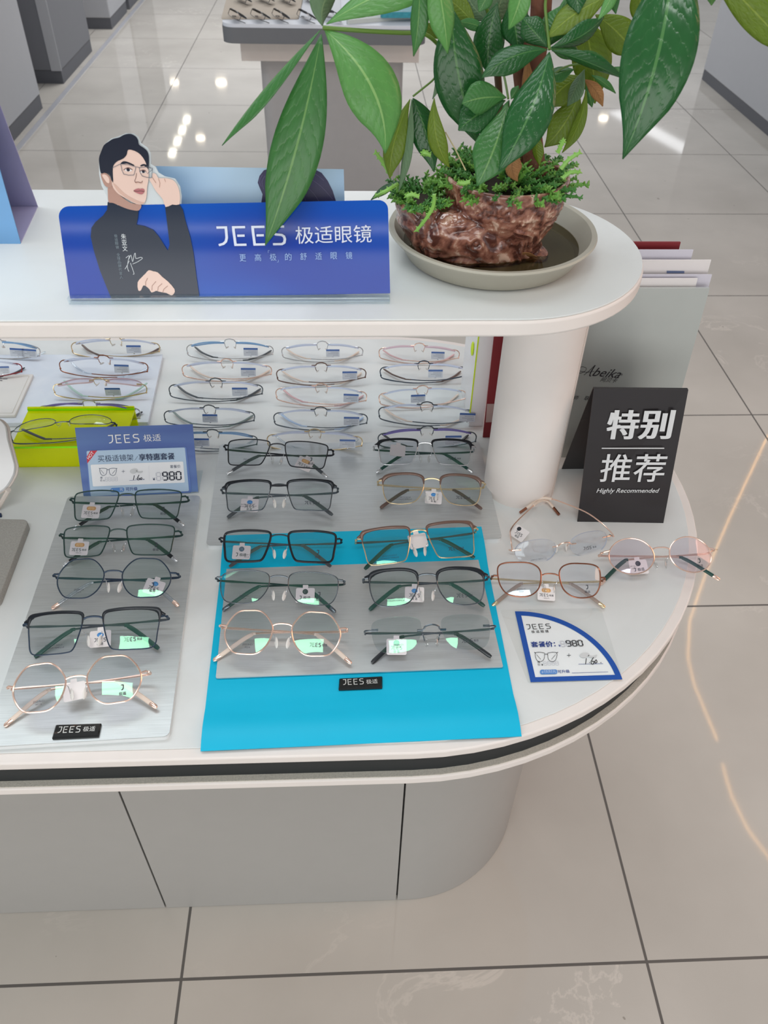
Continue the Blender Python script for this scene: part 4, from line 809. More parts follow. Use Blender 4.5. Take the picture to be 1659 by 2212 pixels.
def glasses(label, pL, pR, z0, shape='rect', lw=.054, lh=.037, br=.017, rim=F_BLACK, rr=.0008, rimless=False, brow=None, browr=.0017, temple=None, tip=T_GREY, tipr=.0021, tail=None, lens=LENS, edge=EDGEB, pad=PAD, tilt=27, flip=False, bridge='arch', tag_=None, tags=[], txt='long', code=None, group=None, cat='glasses', hy=.62, deep=.014, zoff=0, yawadd=0, templen=.135, tail_len=.05, thick=None, bow=.0048, tipz=.003):
    temple = temple or rim
    t = thing('glasses', label, cat, (0, 0, 0), group); del t['_org']
    cx = br/2+lw/2; out = lens_outline(shape, lw/2, lh/2); allv = []
    xh = br/2+lw+.006; yh = lh/2*hy; zl = lens_z(br/2+lw, yh, cx, 0, 0)
    def O(name, mb, m, parent=None, **k):
        allv.extend(v.copy() for v in mb.v); o = obj(name, mb, m, parent or t, **k); return o
    th = thick or (.0022 if rimless else .0012)
    lens_objs = {}
    for s_ in (-1, 1):
        L2 = [(s_*(cx+x), y) for x, y in out]
        rim3 = [Vector((x, y, lens_z(x, y, s_*cx, 0, 0))) for x, y in L2]
        # lens: domed sheet with thickness
        mb = MB(); rings = []; K = 4
        for q in range(1, K+1):
            f_ = q/K; rings.append([Vector(((x-s_*cx)*f_+s_*cx, y*f_, lens_z((x-s_*cx)*f_+s_*cx, y*f_, s_*cx, 0, 0)+.0002)) for x, y in L2])
        n_ = len(L2); c_ = Vector((s_*cx, 0, lens_z(s_*cx, 0, s_*cx, 0, 0)+.0002)); vs = [c_]+[p for r_ in rings for p in r_]; off = Vector((0, 0, -th)); N = len(vs); fs = []
        for j in range(n_): fs.append((0, 1+j, 1+(j+1) % n_))
        for q in range(K-1):
            for j in range(n_): fs.append((1+q*n_+j, 1+(q+1)*n_+j, 1+(q+1)*n_+(j+1) % n_, 1+q*n_+(j+1) % n_))
        bk = [tuple(i+N for i in q[::-1]) for q in fs]; ed = [(1+(K-1)*n_+j, 1+(K-1)*n_+j+N, 1+(K-1)*n_+(j+1) % n_+N, 1+(K-1)*n_+(j+1) % n_) for j in range(n_)]
        mb.add(vs+[v+off for v in vs], fs+bk+ed); nf = len(fs)*2
        lo = O('lens', mb, lens); lens_objs[s_] = lo
        if rimless:
            lo.data.materials.append(edge)
            for i in range(nf, nf+len(ed)): lo.data.polygons[i].material_index = 1
        elif rim is not None:
            O('rim', MB().tube(rim3, rr, 6, closed=True), rim)
        if brow is not None:
            m_ = len(out); sel = [i for i in range(m_) if out[i][1] > lh/2*.28]
            # walk from inner side over the top to the outer corner
            seq = sorted(sel, key=lambda i: math.atan2(out[i][1]+lh*.15, out[i][0]), reverse=True); pts = [rim3[i]+Vector((0, .0003, .0004)) for i in seq]
            nn = len(pts); rad = []
            for i in range(nn):
                u_ = i/(nn-1); rad.append(browr*(.35+.65*min(1, u_/.18))*(1.0 if u_ < .6 else 1+.45*math.sin(math.pi*(u_-.6)/.4))*(1 if u_ < .85 else 1-.75*(u_-.85)/.15))
            O('browline', MB().tube(pts, rad, 8, squash=.65, ref=(0, 0, 1)), brow)
            p0 = rim3[max(range(m_), key=lambda i: out[i][0]*.8+out[i][1])]
            O('browline_end', MB().tube([p0+Vector((-s_*.003, .0004, .0002)), p0+Vector((-s_*.001, -.0002, .0002)), Vector((s_*(xh-.001), yh+.0012, zl-.002))], [browr*.5, browr*1.2, browr*.8], 8, squash=.55, ref=(0, 0, 1)), brow)
        # end piece and hinge
        pe = rim3[min(range(len(out)), key=lambda i: abs(out[i][1]-yh)+(0 if out[i][0] > 0 else 1))]
        if rimless:
            mb = MB().tube(spline([pe+Vector((-s_*.007, 0, .0012)), pe+Vector((0, .0003, .001)), Vector((s_*(xh-.001), yh, zl-.0012)), Vector((s_*(xh+.0012), yh, zl-.0055)), Vector((s_*xh, yh-.0005, zl-deep))], 3), .00085, 6)
            mb.ell((s_*xh, yh-.0004, zl-deep), .0014, .0016, .0018, 8, 5)
            mb.box((min(pe.x-s_*.007, pe.x), yh-.0013, pe.z-.0008), (max(pe.x-s_*.007, pe.x), yh+.0013, pe.z+.0002))
        else:
            mb = MB().tube([pe, Vector((s_*(xh-.0015), yh+.0002, zl-.0012)), Vector((s_*xh, yh, zl-.005)), Vector((s_*xh, yh, zl-deep))], [.001, .0012, .0011, .001], 6)
            mb.ell((s_*xh, yh, zl-deep), .0016, .0018, .002, 8, 5); mb.ell((s_*(xh+.0004), yh-.0002, zl-.0045), .0015, .0017, .0015, 8, 5)
        O('hinge', mb, temple if rimless else (rim or temple))
        # folded temple
        sh = 0 if s_ < 0 else -.0038
        Z = zl-deep+sh; L1 = templen*.70
        P_ = [(xh, yh, zl-deep), (xh-.004, yh, Z-.001), (xh-.03, yh-.0004, Z-bow*.75), (xh-.06, yh-.001, Z-bow), (xh-L1, yh-.0035, Z-bow*.75)]
        B_ = [(xh-L1-.004, yh-.005, Z-bow*.62), (xh-L1-.012, yh-.0105, Z-bow*.3), (xh-L1-.024, yh-.0205, Z+tipz*.25), (xh-L1-.036, yh-.031, Z+tipz)]
        path = spline([(s_*a_, b_, c_2) for a_, b_, c_2 in P_+B_], 4); tl_n = tail_len
        ln = [0]
        for a_, b_ in zip(path, path[1:]): ln.append(ln[-1]+(b_-a_).length)
        k0 = next(i for i, l in enumerate(ln) if l > ln[-1]-tl_n)
        rad = [.0011+.0004*math.sin(min(1, l/.03)*math.pi) for l in ln[:k0+1]]
        to = O('temple', MB().tube(path[:k0+1], rad, 6, squash=.7, ref=(0, 0, 1)), temple)
        m2 = len(path)-k0; rad = [tipr*(.78+.3*min(1, i/(m2*.35))) for i in range(m2)]; rad[-1] *= .7
        tp = O('temple_tip', MB().tube(path[k0:], rad, 8, squash=.6, ref=(0, 0, 1)), tip, to)
        if tail is not None:
            d_ = (path[-1]-path[-2]).normalized(); O('tip_end', MB().tube([path[-1]-d_*.004, path[-1]+d_*.003, path[-1]+d_*.0045], [tipr*1.12, tipr*1.05, tipr*.5], 8, squash=.65, ref=(0, 0, 1)), tail, to)
        # nose pad
        pi_ = Vector((s_*(br/2+.0005), -lh*.06, lens_z(s_*br/2, 0, s_*cx, 0, 0)))
        pc = Vector((s_*(br/2-.0030), -lh*.20, pi_.z-.0075))
        O('pad_arm', MB().tube(spline([pi_+Vector((0, lh*.04, 0)), pi_+Vector((-s_*.0010, lh*.02, -.005)), pc+Vector((s_*.0014, .001, .0))], 3), .00045 if not rimless else .0006, 5), F_SILVER if not rimless else temple)
        R_ = Matrix.Rotation(s_*.75, 3, 'Y') @ Matrix.Rotation(-s_*.22, 3, 'Z')
        O('nose_pad', MB().ell(pc, .0026, .0062, .0011, 10, 6, R_), pad)
    # bridge
    yb_ = lh/2*(hy+.04); 
    if rimless: yb_ = lh/2*.18
    xb = br/2+(.006 if rimless else .0006); zb = lens_z(br/2, yb_, cx, 0, 0)
    if rimless: B_ = [(-xb, yb_, zb+.001), (-br/2+.0005, yb_+.0004, zb+.0014), (-br/2+.0022, yb_+.003, zb+.0035), (0, yb_+.0045, zb+.0052), (br/2-.0022, yb_+.003, zb+.0035), (br/2-.0005, yb_+.0004, zb+.0014), (xb, yb_, zb+.001)]
    else: B_ = [(-xb, yb_-.001, zb), (-br*.33, yb_+.0004, zb+.0009), (0, yb_+.0008, zb+.0015), (br*.33, yb_+.0004, zb+.0009), (xb, yb_-.001, zb)]
    mb = MB().tube(spline(B_, 4), .0009 if brow is None else .0011, 6)
    if rimless:
        for s_ in (-1, 1): mb.box((min(s_*xb, s_*br/2), yb_-.0013, zb-.0014), (max(s_*xb, s_*br/2), yb_+.0013, zb-.0004))
    O('bridge', mb, rim if (rim is not None and not rimless) else temple)
    if bridge == 'brow': O('bridge_bar', MB().tube(spline([(-br/2-.001, lh/2*.66, zb+.0006), (0, lh/2*.58, zb+.003), (br/2+.001, lh/2*.66, zb+.0006)], 4), .0012, 6), brow or rim)
    # printing on the demo lenses
    if txt:
        f_ = {'long': print_long, 'stack': print_stack, 'jiss': print_long_i}[txt]
        x_, y_ = cx+(.004 if txt != 'stack' else .008), -lh*.26
        o = obj('lens_print', flat_mesh(txt, f_), LENS_TXT, lens_objs[1]); o.location = (x_, y_, lens_z(x_, y_, cx, 0, 0)+.0007)
    if code:
        o = obj('lens_print', flat_mesh(code, print_code(*code)), LENS_TXT, lens_objs[-1]); x_, y_ = -cx+.0, -lh*.30; o.location = (x_, y_, lens_z(x_, y_, -cx, 0, 0)+.0007)
    # paper tags
    for (kind, tx, ty, rot) in tags:
        zz = zl-deep+.0022
        if kind == 'silver':   # price label standing across the folded temples
            M_ = Matrix.Translation((tx, yh+.004, zl-deep-.003)) @ Matrix.Rotation(rot, 4, 'Z') @ Matrix.Rotation(-math.pi/2-.25, 4, 'X')
            mb = MB().prism(roundpoly([(-.0115, -.0125), (.0115, -.0125), (.0115, .0005), (-.0115, .0005)], .001), 0, .0003).xf(M_)
            tg = O('price_label', mb, TAGS)
            mb = MB().prism([(-.0113, -.0123), (.0113, -.0123), (.0113, -.0095), (-.0113, -.0095)], .0003, .00045).xf(M_) ; mb2 = mb
            obj('blue_header', mb, mat('label_blue', rgb(66, 104, 168), .4), tg)
            mb = MB()
            for yy, segs in ((-.0025, 5), (-.0050, 9), (-.0074, 7)):
                for q in range(segs): mb.box((-.009+q*.0019, yy-.0004, .0003), (-.009+q*.0019+.0011, yy+.0004, .0004))
            obj('printed_rows', mb.xf(M_), mat('label_rows', rgb(120, 128, 146), .5), tg)
            obj('clip', MB().ell((0, .0008, .0005), .0014, .0008, .001, 6, 4).xf(M_), F_SILVER, tg)
            continue
        M_ = Matrix.Translation((tx, ty, zz)) @ Matrix.Rotation(rot, 4, 'Z') @ Matrix.Rotation(-.05, 4, 'X')
        mb = MB().prism(roundpoly([(-.0105, -.009), (.0105, -.009), (.0105, .008), (.003, .008), (.003, .0115), (-.003, .0115), (-.003, .008), (-.0105, .008)], [.0018, .0018, .0018, .0004, .0006, .0006, .0004, .0018], 3), 0, .0003).xf(M_)
        tg = O('price_tag', mb, TAGW)
        if kind == 'plain': continue
        mb = MB(); 
        if kind == 'orange': mb.prism(roundpoly([(-.0055, .001), (.0055, .001), (.0055, .006), (-.0055, .006)], .0024), .0003, .0004)
        elif kind == 'blue': mb.prism([(.0033*math.cos(i*math.pi/12), .0036+.0025*math.sin(i*math.pi/12)) for i in range(24)], .0003, .0004)
        else: mb.prism([(.0031*math.cos(i*math.pi/12), .0036+.0031*math.sin(i*math.pi/12)) for i in range(24)], .0003, .0004)
        em = obj('emblem', mb.xf(M_), mat('tag_'+kind, TAG_EMB[kind], .5), tg)
        mb = MB(); put(mb, text_geo({'orange': '超钛', 'blue': 'Lite', 'black': '锋', 'green': '轻', 'slate': '简'}[kind], .008), 0, .0036, {'orange': .008, 'blue': .0045}.get(kind, .0036), .00045)
        obj('emblem_lettering', mb.xf(M_), mat('tag_pale_'+kind, tuple(min(1, c*1.6+.08) for c in TAG_EMB[kind]), .5), tg, smooth=False)
        mb = MB()
        if kind in ('black', 'slate'): put(mb, logo_geo('J', .2), -.005, -.0035, .0022, .0004); put(mb, text_geo('极适', .01), .002, -.0035, .008, .0004)
        elif kind == 'orange': put(mb, logo_geo('JEES', .16), -.0028, -.0025, .0105, .0004); put(mb, text_geo('极适', .01), .006, -.0025, .0052, .0004); put(mb, text_geo('- Ultra Ⅱ -'), 0, -.0062, .0085, .0004)
        else: put(mb, logo_geo('JEES', .16), 0, -.0016, .0115, .0004); put(mb, text_geo('极 适', .01), 0, -.0055, .0062, .0004)
        obj('tag_lettering', mb.xf(M_), LENS_TXT, tg, smooth=False)
    # rest it where the photo shows it
    hz = Vector((xh, yh, zl-.004))
    R = Matrix.Rotation(math.radians(tilt), 4, 'X')
    if flip: R = Matrix.Rotation(math.pi, 4, 'Z') @ R
    mz = min((R @ v).z for v in allv)
    zH = z0+.0003+zoff+((R @ hz).z-mz)
    A, B = at(*pL, zH), at(*pR, zH); d = B-A; yaw = math.atan2(d.y, d.x)+yawadd; sc = max(.9, min(1.1, d.length/(2*xh)))
    zH = z0+.0003+zoff+((R @ hz).z-mz)*sc; A, B = at(*pL, zH), at(*pR, zH); mid = (A+B)/2
    Rw = Matrix.Rotation(yaw, 4, 'Z') @ R; hm = Rw @ (Vector((0, yh, zl-.004))*sc)
    t.matrix_world = Matrix.Translation(mid-hm) @ Rw @ Matrix.Scale(sc, 4)
    return t
ZP = ZC+.007; ZM = ZC+.008; ZB = ZC+.0044
GL = 'glasses on the left steel plate'; GM = 'glasses on the middle steel plate'; GB = 'glasses on the blue mat'; GR = 'rimless glasses in the back rows'
# left plate, back to front
glasses('black rectangular metal glasses with orange emblem tag, topmost on the left steel plate', (153, 1079), (404, 1074), ZP, 'rect', rim=F_GREEN, tip=T_BLACK, tail=F_SILVER, tags=[('orange', -.046, -.001, -.06)], txt='stack', group=GL, pad=PAD)
glasses('black rectangular metal glasses with orange emblem tag, second from the top of the left plate', (130, 1156), (389.5, 1149), ZP, 'rect', rim=F_GREEN, tip=T_BLACK, tail=F_SILVER, tags=[('orange', -.048, -.002, -.05)], txt='stack', group=GL)
glasses('dark teal thin wire glasses with clear temple tips, middle of the left steel plate', (116.5, 1243), (383.6, 1240), ZP, 'geo', lw=.051, lh=.043, br=.018, rim=F_NAVY, rr=.0007, tip=T_CLEAR, tail=F_ROSE, pad=PADW, tags=[('blue', .040, -.006, -.3)], txt='stack', code=('JSL208-C3', '51□17'), group=GL, hy=.28)
glasses('black browline glasses with blue emblem tag, second from the front of the left plate', (52.7, 1349.6), (359.5, 1331.4), ZP, 'rect', lw=.055, lh=.041, rim=F_NAVY, rr=.0007, brow=F_BLACK, temple=F_GUN, tip=T_GREEN, pad=PADW, tags=[('blue', .003, -.004, .02)], txt='long', code=('JSL305-C1 55□17', 'TITANIUM TEMPLE IP'), group=GL)
glasses('rose gold hexagonal wire glasses, nearest pair on the left steel plate', (17.7, 1485), (320, 1451), ZP, 'geo', lw=.049, lh=.044, br=.018, rim=F_ROSE, rr=.0009, tip=T_CREAM, tail=F_ROSE, pad=PADW, tags=[('plain', -.006, -.004, .1)], txt='stack', code=('JS5219-C1', '49□18'), group=GL, hy=.22)
# middle plate
glasses('black rectangular glasses with tilted orange emblem tag, back left of the middle steel plate', (485, 963.8), (718.7, 974), ZM, 'rect', lw=.055, lh=.036, rim=F_BLACK, tip=T_GREY, tail=F_SILVER, tags=[('orange', .034, -.005, -.38)], txt='stack', code=('JS8018-C1', '54□17'), group=GM)
glasses('black browline glasses with blue emblem tag, front left of the middle steel plate', (479, 1058), (729, 1055), ZM, 'rect', lw=.054, lh=.038, rim=F_GUN, rr=.0007, brow=F_BLACK, bridge='brow', temple=F_GUN, tip=T_GREY, pad=PADW, tags=[('blue', -.036, -.005, -.04)], txt='long', code=('JSL303-C1 55□17', 'TITANIUM TEMPLE IP'), group=GM)
glasses('black and silver browline glasses with green temples, back right of the middle steel plate', (808, 965), (1025.4, 967), ZM, 'rect', lw=.054, lh=.037, rim=F_SILVER, rr=.0007, brow=F_BLACK, temple=F_GREEN, tip=T_GREEN, tail=F_SILVER, tags=[('plain', -.036, .010, -.1)], txt='long', code=('JS5205-C3', '54□17'), group=GM)
glasses('brown and gold browline glasses, front right of the middle steel plate', (817, 1040.6), (1047, 1045.8), ZM, 'soft', lw=.052, lh=.040, br=.018, rim=F_GOLD, rr=.0007, brow=F_BROWN, browr=.0019, temple=F_GOLD, tip=T_BROWN, pad=PADW, tags=[('blue', .003, -.004, -.05)], txt='long', code=('JSL308-C3 52□18', 'TITANIUM TEMPLE IP'), group=GM)
# blue mat
glasses('thick black full rim rectangular glasses, back left on the cyan mat', (475, 1163.6), (736.7, 1165.7), ZC+.0104, 'rect', lw=.056, lh=.038, br=.018, rim=F_BLACK, rr=.0014, temple=F_GUN, tip=T_GREY, pad=PADW, tags=[('slate', -.046, -.002, -.02)], txt='stack', code=('JS2318-C1', '56□18'), group=GB)
glasses('grey brown and gold browline glasses, back right on the cyan mat', (770, 1166.7), (1030, 1143), ZC+.0104, 'rect', lw=.054, lh=.041, rim=F_GOLD, rr=.0007, brow=F_BROWN, temple=F_GUN, tip=T_GREEN, pad=PADW, tags=[('plain', .001, .008, .1)], txt='long', code=('JSL302-C3 55□17', 'TITANIUM TEMPLE IP'), group=GB)
glasses('dark thin wire rectangular glasses with black emblem tag, middle left on the cyan mat', (467.7, 1249), (743, 1256), ZB, 'soft', lw=.056, lh=.037, br=.018, rim=F_GUN, rr=.0006, temple=F_GREEN, tip=T_GREEN, tail=F_GUN, pad=PADW, tags=[('black', .028, -.003, .02)], txt='stack', code=('JS8019-C1', '56□18'), group=GB)
glasses('black browline glasses with blue emblem tag, middle right on the cyan mat', (786, 1252), (1054.7, 1246), ZB, 'soft', lw=.053, lh=.040, br=.018, rim=F_GUN, rr=.0007, brow=F_BLACK, browr=.0019, temple=F_GUN, tip=T_GREEN, pad=PADW, tags=[('blue', -.013, -.003, -.06)], txt='long', code=('JSL306-C1 53□18', 'TITANIUM TEMPLE IP'), group=GB)
glasses('pale gold hexagonal wire glasses, front left on the cyan mat', (476.5, 1351.6), (748.4, 1358.8), ZB, 'geo', lw=.049, lh=.044, br=.018, rim=F_ROSE, rr=.0009, tip=T_CREAM, tail=F_ROSE, pad=PADW, tags=[], txt='long', code=('JS5219-C1', '49□18'), group=GB, hy=.33)
glasses('rimless glasses with black temples and green emblem tag, front right on the cyan mat', (789.7, 1364), (1068.4, 1352.7), ZB, 'soft', lw=.053, lh=.037, br=.018, rim=F_GUN, rimless=True, temple=F_GUN, tip=T_BLACK, tags=[('green', -.036, -.009, -.05)], txt='long', code=('JS5306-C1', '54□17'), group=GB, hy=.35, edge=clear_mat('lens_edge_clear', (.80, .84, .84), .3), thick=.0013)
# right end of the counter
glasses('dark brown and gold cat eye glasses left of the round pink lensed pair', (1063.5, 1245), (1305.8, 1249.6), ZC, 'cat', lw=.052, lh=.042, br=.018, rim=F_COPPER, rr=.0009, temple=F_GOLD, tip=T_TRANSBROWN, tail=F_GOLD, lens=LENSB, tags=[('orange', -.002, -.012, -.05)], txt='stack', code=('JS5402-C1', '52□18'), group='glasses at the right end of the counter', hy=.26)
glasses('round rose gold glasses with pinkish lenses at the right edge of the counter', (1300, 1194.8), (1541, 1187.9), ZC, 'round', lw=.050, lh=.042, br=.018, rim=F_ROSE, rr=.0008, temple=F_ROSE, tip=T_GREEN, tail=F_ROSE, lens=LENSP, tags=[('black', -.022, -.008, .05)], txt='stack', code=('J4112-C1', '50□17'), group='glasses at the right end of the counter', hy=.33)
# ---- back rows: folded rimless pairs lying with their tops towards the viewer
def back(label, pL, pR, z0=ZC, m=F_SILVER, tip=T_GREY, lens=LENSB, edge=EDGEB, tags=(), lw=.053, lh=.031, tilt=34, shape='oval', tipr=.0021, group=GR, deep=.012, **k):
    return glasses(label, pL, pR, z0, shape, lw=lw, lh=lh, br=.018, rim=m, rimless=True, temple=m, tip=tip, tipr=tipr, lens=lens, edge=edge, pad=PADW, tilt=tilt, flip=True, txt=None, tags=list(tags), group=group, hy=.22, deep=deep, tail_len=.062, bow=.008, tipz=.011, **k)
def sil(x=-.035, r=0): return ('silver', x, 0, r)
D3 = ' in the left counter column'; D4 = ' in the middle counter column'; D5 = ' in the right counter column'
back('rimless glasses with blue corners and grey temples, farthest back'+D3, (405, 751.5), (588.5, 754), m=F_SILVER, edge=EDGEG, tip=T_GREY, tags=[sil(-.034)])
back('rimless glasses with pinkish gold temples, second from the back'+D3, (395, 795), (585, 797), m=F_ROSE, tip=T_CREAM, tags=[sil(-.034)])
back('rimless glasses with dark grey temples, third from the back'+D3, (367, 838.6), (565.6, 838.6), m=F_GUN, tip=T_GREY, tags=[sil(-.036)])
back('rimless glasses with grey green temples, fourth from the back'+D3, (356, 894.7), (548.4, 897), m=F_GUN, tip=mat('tip_sage', rgb(126, 142, 138), .4), tags=[sil(-.002)])
back('rimless glasses with silver temples half hidden behind the blue price card', (366, 947), (553, 948.5), m=F_GUN, tip=T_CLEAR, edge=EDGEG, tags=[sil(.016)])
back('rimless glasses with pale silver temples, farthest back'+D4, (610, 756.4), (782.5, 756.4), m=F_SILVER, tip=T_CREAM, tags=[sil(-.018)])
back('rimless glasses with beige temples, second from the back'+D4, (599, 805), (788.8, 803.4), m=F_BROWN, tip=T_CREAM, tags=[sil(-.044)])
back('rimless glasses with rose gold temples, third from the back'+D4, (597.6, 845.7), (790.4, 853.6), m=F_ROSE, tip=T_PINK, tags=[sil(-.046)])
back('rimless glasses with pale blue temple tips, fourth from the back'+D4, (593, 899), (792, 902), m=F_GUN, tip=T_BLUE, tipr=.0022, tags=[sil(-.046)])
back('rimless glasses with thin gold temples, nearest'+D4, (578.8, 946), (781, 950.7), m=F_GOLD, tip=T_CLEAR, tags=[sil(-.048)])
back('rimless glasses with pink edges and twisted gold temples, farthest back'+D5, (820, 758), (991, 762.7), m=F_ROSE, tip=T_PINK, edge=EDGEP, tags=[sil(-.032)])
back('rimless glasses with brown black temples, second from the back'+D5, (822.7, 800), (1008, 800), m=F_NAVY, tip=T_BROWN, tipr=.002, tags=[sil(-.018)])
back('rimless glasses with copper temples, third from the back'+D5, (820, 856.7), (1005, 850), m=F_ROSE, tip=T_CREAM, tags=[sil(.008)])
back('rimless glasses with thin beige temples, fourth from the back'+D5, (820, 886.5), (1024, 894), m=F_GUN, tip=T_CREAM, tags=[sil(-.058, .1)])
back('violet edged rimless glasses, nearest'+D5, (818.6, 944), (1027, 941), m=F_GUN, tip=T_BLACK, edge=EDGEV, tags=[sil(-.036)])
back('brown and gold rimless glasses in front of the shelf, behind the marble board', (155.7, 746.8), (343, 748), m=F_GOLD, tip=T_BROWN, tipr=.0022, tags=[sil(-.03)])
G2 = 'rimless glasses on the pale marble board'; Z2 = ZC+.007
back('copper rimless glasses, farthest back on the pale marble board', (130, 784.8), (317.8, 791), Z2, m=F_COPPER, tip=T_CLEAR, tags=[sil(-.03)], group=G2)
back('gold rimless glasses with violet tinted lenses in the middle of the marble board', (116.5, 836.7), (315, 836.7), Z2, m=F_GOLD, tip=T_MINT, lens=LENSP, edge=EDGEP, tilt=20, tags=[sil(-.02)], group=G2)
back('black and silver rimless glasses with violet edges, nearest on the marble board', (84.8, 884.8), (301, 890), Z2, m=F_SILVER, tip=T_BLACK, tipr=.0022, edge=EDGEV, tags=[sil(-.026)], group=G2)
back('rimless glasses with a large label cut by the left frame edge, farthest back', (-100, 745), (85, 757), ZC, m=F_SILVER, tip=T_CLEAR, edge=EDGEG, tags=[sil(-.055), sil(-.036)], group=None)
back('dark red glasses cut by the left frame edge on the marble board', (-140, 796), (45.6, 792), Z2, m=F_RED, tip=T_BLACK, edge=EDGEB, tags=[sil(-.04)], group=G2)
glasses('thin grey wire glasses standing on the fluorescent yellow riser', (22, 937), (251, 917), ZC+.0362, 'oval', lw=.054, lh=.033, br=.018, rim=F_GUN, rr=.0006, temple=F_GUN, tip=T_GREY, lens=LENSB, tilt=14, flip=True, txt=None, hy=.22, tail_len=.06)
back('rose gold glasses peeping out left of the white brochure box', (1023, 824), (1206, 828), ZC, m=F_ROSE, tip=T_CREAM, tags=[], group=None)
# ---- rimless pair with half open temples
def open_pair():
    t = thing('glasses', 'rose gold rimless glasses with half open cream temples in front of the black tent sign', 'glasses', (0, 0, 0)); del t['_org']; t['group'] = 'glasses at the right end of the counter'
    lw, lh, br = .051, .030, .019; cx = br/2+lw/2; out = lens_outline('oval', lw/2, lh/2)
    A, B = at(1107.4, 1194, ZC+.017), at(1326.7, 1161, ZC+.017); d = B-A; yaw = math.atan2(d.y, d.x); mid = (A+B)/2
    tilt = math.radians(62); Rw = Matrix.Translation(mid) @ Matrix.Rotation(yaw, 4, 'Z') @ Matrix.Rotation(tilt, 4, 'X'); xh = d.length/2; inv = Rw.inverted()
    edge = EDGEB
    for s_ in (-1, 1):
        L2 = [(s_*(cx+x), y-.004) for x, y in out]; n_ = len(L2); mb = MB()
        f = [Vector((x, y, lens_z(x, y, s_*cx, 0, 0))) for x, y in L2]; c_ = Vector((s_*cx, -.004, lens_z(s_*cx, 0, s_*cx, 0, 0))); vs = [c_]+f; N = n_+1; th = Vector((0, 0, -.002))
        fs = [(0, 1+j, 1+(j+1) % n_) for j in range(n_)]; ed = [(1+j, 1+j+N, 1+(j+1) % n_+N, 1+(j+1) % n_) for j in range(n_)]
        mb.add(vs+[v+th for v in vs], fs+[tuple(i+N for i in q[::-1]) for q in fs]+ed); lo = obj('lens', mb, LENSB, t); lo.data.materials.append(edge)
        for i in range(2*len(fs), 2*len(fs)+len(ed)): lo.data.polygons[i].material_index = 1
        if s_ == 1:
            o = obj('lens_print', flat_mesh('jiss', print_long_i), LENS_TXT, lo); o.location = (cx, -.009, lens_z(cx, -.009, cx, 0, 0)+.0006)
        else:
            o = obj('lens_print', flat_mesh(('JS5810-C1 52□17',), print_code('JS5810-C1 52□17')), LENS_TXT, lo); o.location = (-cx, -.014, lens_z(-cx, -.012, -cx, 0, 0)+.0006)
        zl = lens_z(br/2+lw, 0, cx, 0, 0)
        obj('hinge', MB().tube([(s_*(br/2+lw-.007), 0, zl+.0022), (s_*(br/2+lw), .0003, zl+.001), (s_*(xh-.001), 0, zl), (s_*xh, 0, zl-.005)], .0009, 6), F_ROSE, t)
        wpx = [[(1107.4, 1194), (1103, 1160), (1103, 1145), (1115, 1128), (1143, 1101), (1160, 1086), (1172, 1081), (1182, 1082), (1192, 1092), (1207.7, 1111.7)],
               [(1326.7, 1161), (1320, 1150), (1297, 1128), (1265, 1106), (1219, 1087), (1192, 1078), (1172, 1076), (1158, 1082), (1142, 1094), (1123, 1107.5)]][0 if s_ < 0 else 1]
        zz = [.017, .022, .024, .022, .017, .013, .0095, .0075, .005, .0025] if s_ < 0 else [.017, .021, .025, .025, .020, .016, .0135, .0115, .008, .004]
        path = spline([inv @ at(u, v, ZC+z_) for (u, v), z_ in zip(wpx, zz)], 4); path[0] = Vector((s_*xh, 0, zl-.005)); k0 = int(len(path)*.55) if s_ > 0 else int(len(path)*.50)
        to = obj('temple', MB().tube(path[:k0+1], .0009, 6), F_ROSE, t)
        obj('temple_tip', MB().tube(path[k0:-3], .0019, 8), T_CREAM, to); obj('tip_end', MB().tube(path[-4:], .0019, 8), F_COPPER, to)
        pc = Vector((s_*.007, -.006, -.009)); obj('pad_arm', MB().tube([(s_*.0095, 0, .0), (s_*.0085, -.002, -.006), pc], .0005, 5), F_ROSE, t); obj('nose_pad', MB().ell(pc, .0026, .006, .0011, 10, 6, Matrix.Rotation(s_*.75, 3, 'Y')), PADW, t)
    obj('bridge', MB().tube(spline([(-.0155, 0, .001), (-.009, .0004, .0014), (-.006, .003, .003), (0, .0042, .004), (.006, .003, .003), (.009, .0004, .0014), (.0155, 0, .001)], 4), .0009, 6), F_ROSE, t)
    M_ = inv @ Matrix.Translation(at(1122, 1152, ZC+.012)) @ Matrix.Rotation(-.85, 4, 'Z') @ Matrix.Rotation(.5, 4, 'X')
    tg = obj('price_tag', MB().prism(roundpoly([(-.010, -.0085), (.010, -.0085), (.010, .0085), (-.010, .0085)], .0015), 0, .0003).xf(M_), TAGW, t)
    obj('emblem', MB().prism([(.0028*math.cos(i*math.pi/12)-.004, .0045+.0028*math.sin(i*math.pi/12)) for i in range(24)], .0003, .0004).xf(M_), mat('tag_black', TAG_EMB['black']), tg)
    mb = MB(); put(mb, logo_geo('JISS', .16), 0, -.001, .0105, .0004); put(mb, text_geo('极适', .01), 0, -.0052, .006, .0004); obj('tag_lettering', mb.xf(M_), LENS_TXT, tg, smooth=False)
    t.matrix_world = Rw
open_pair()
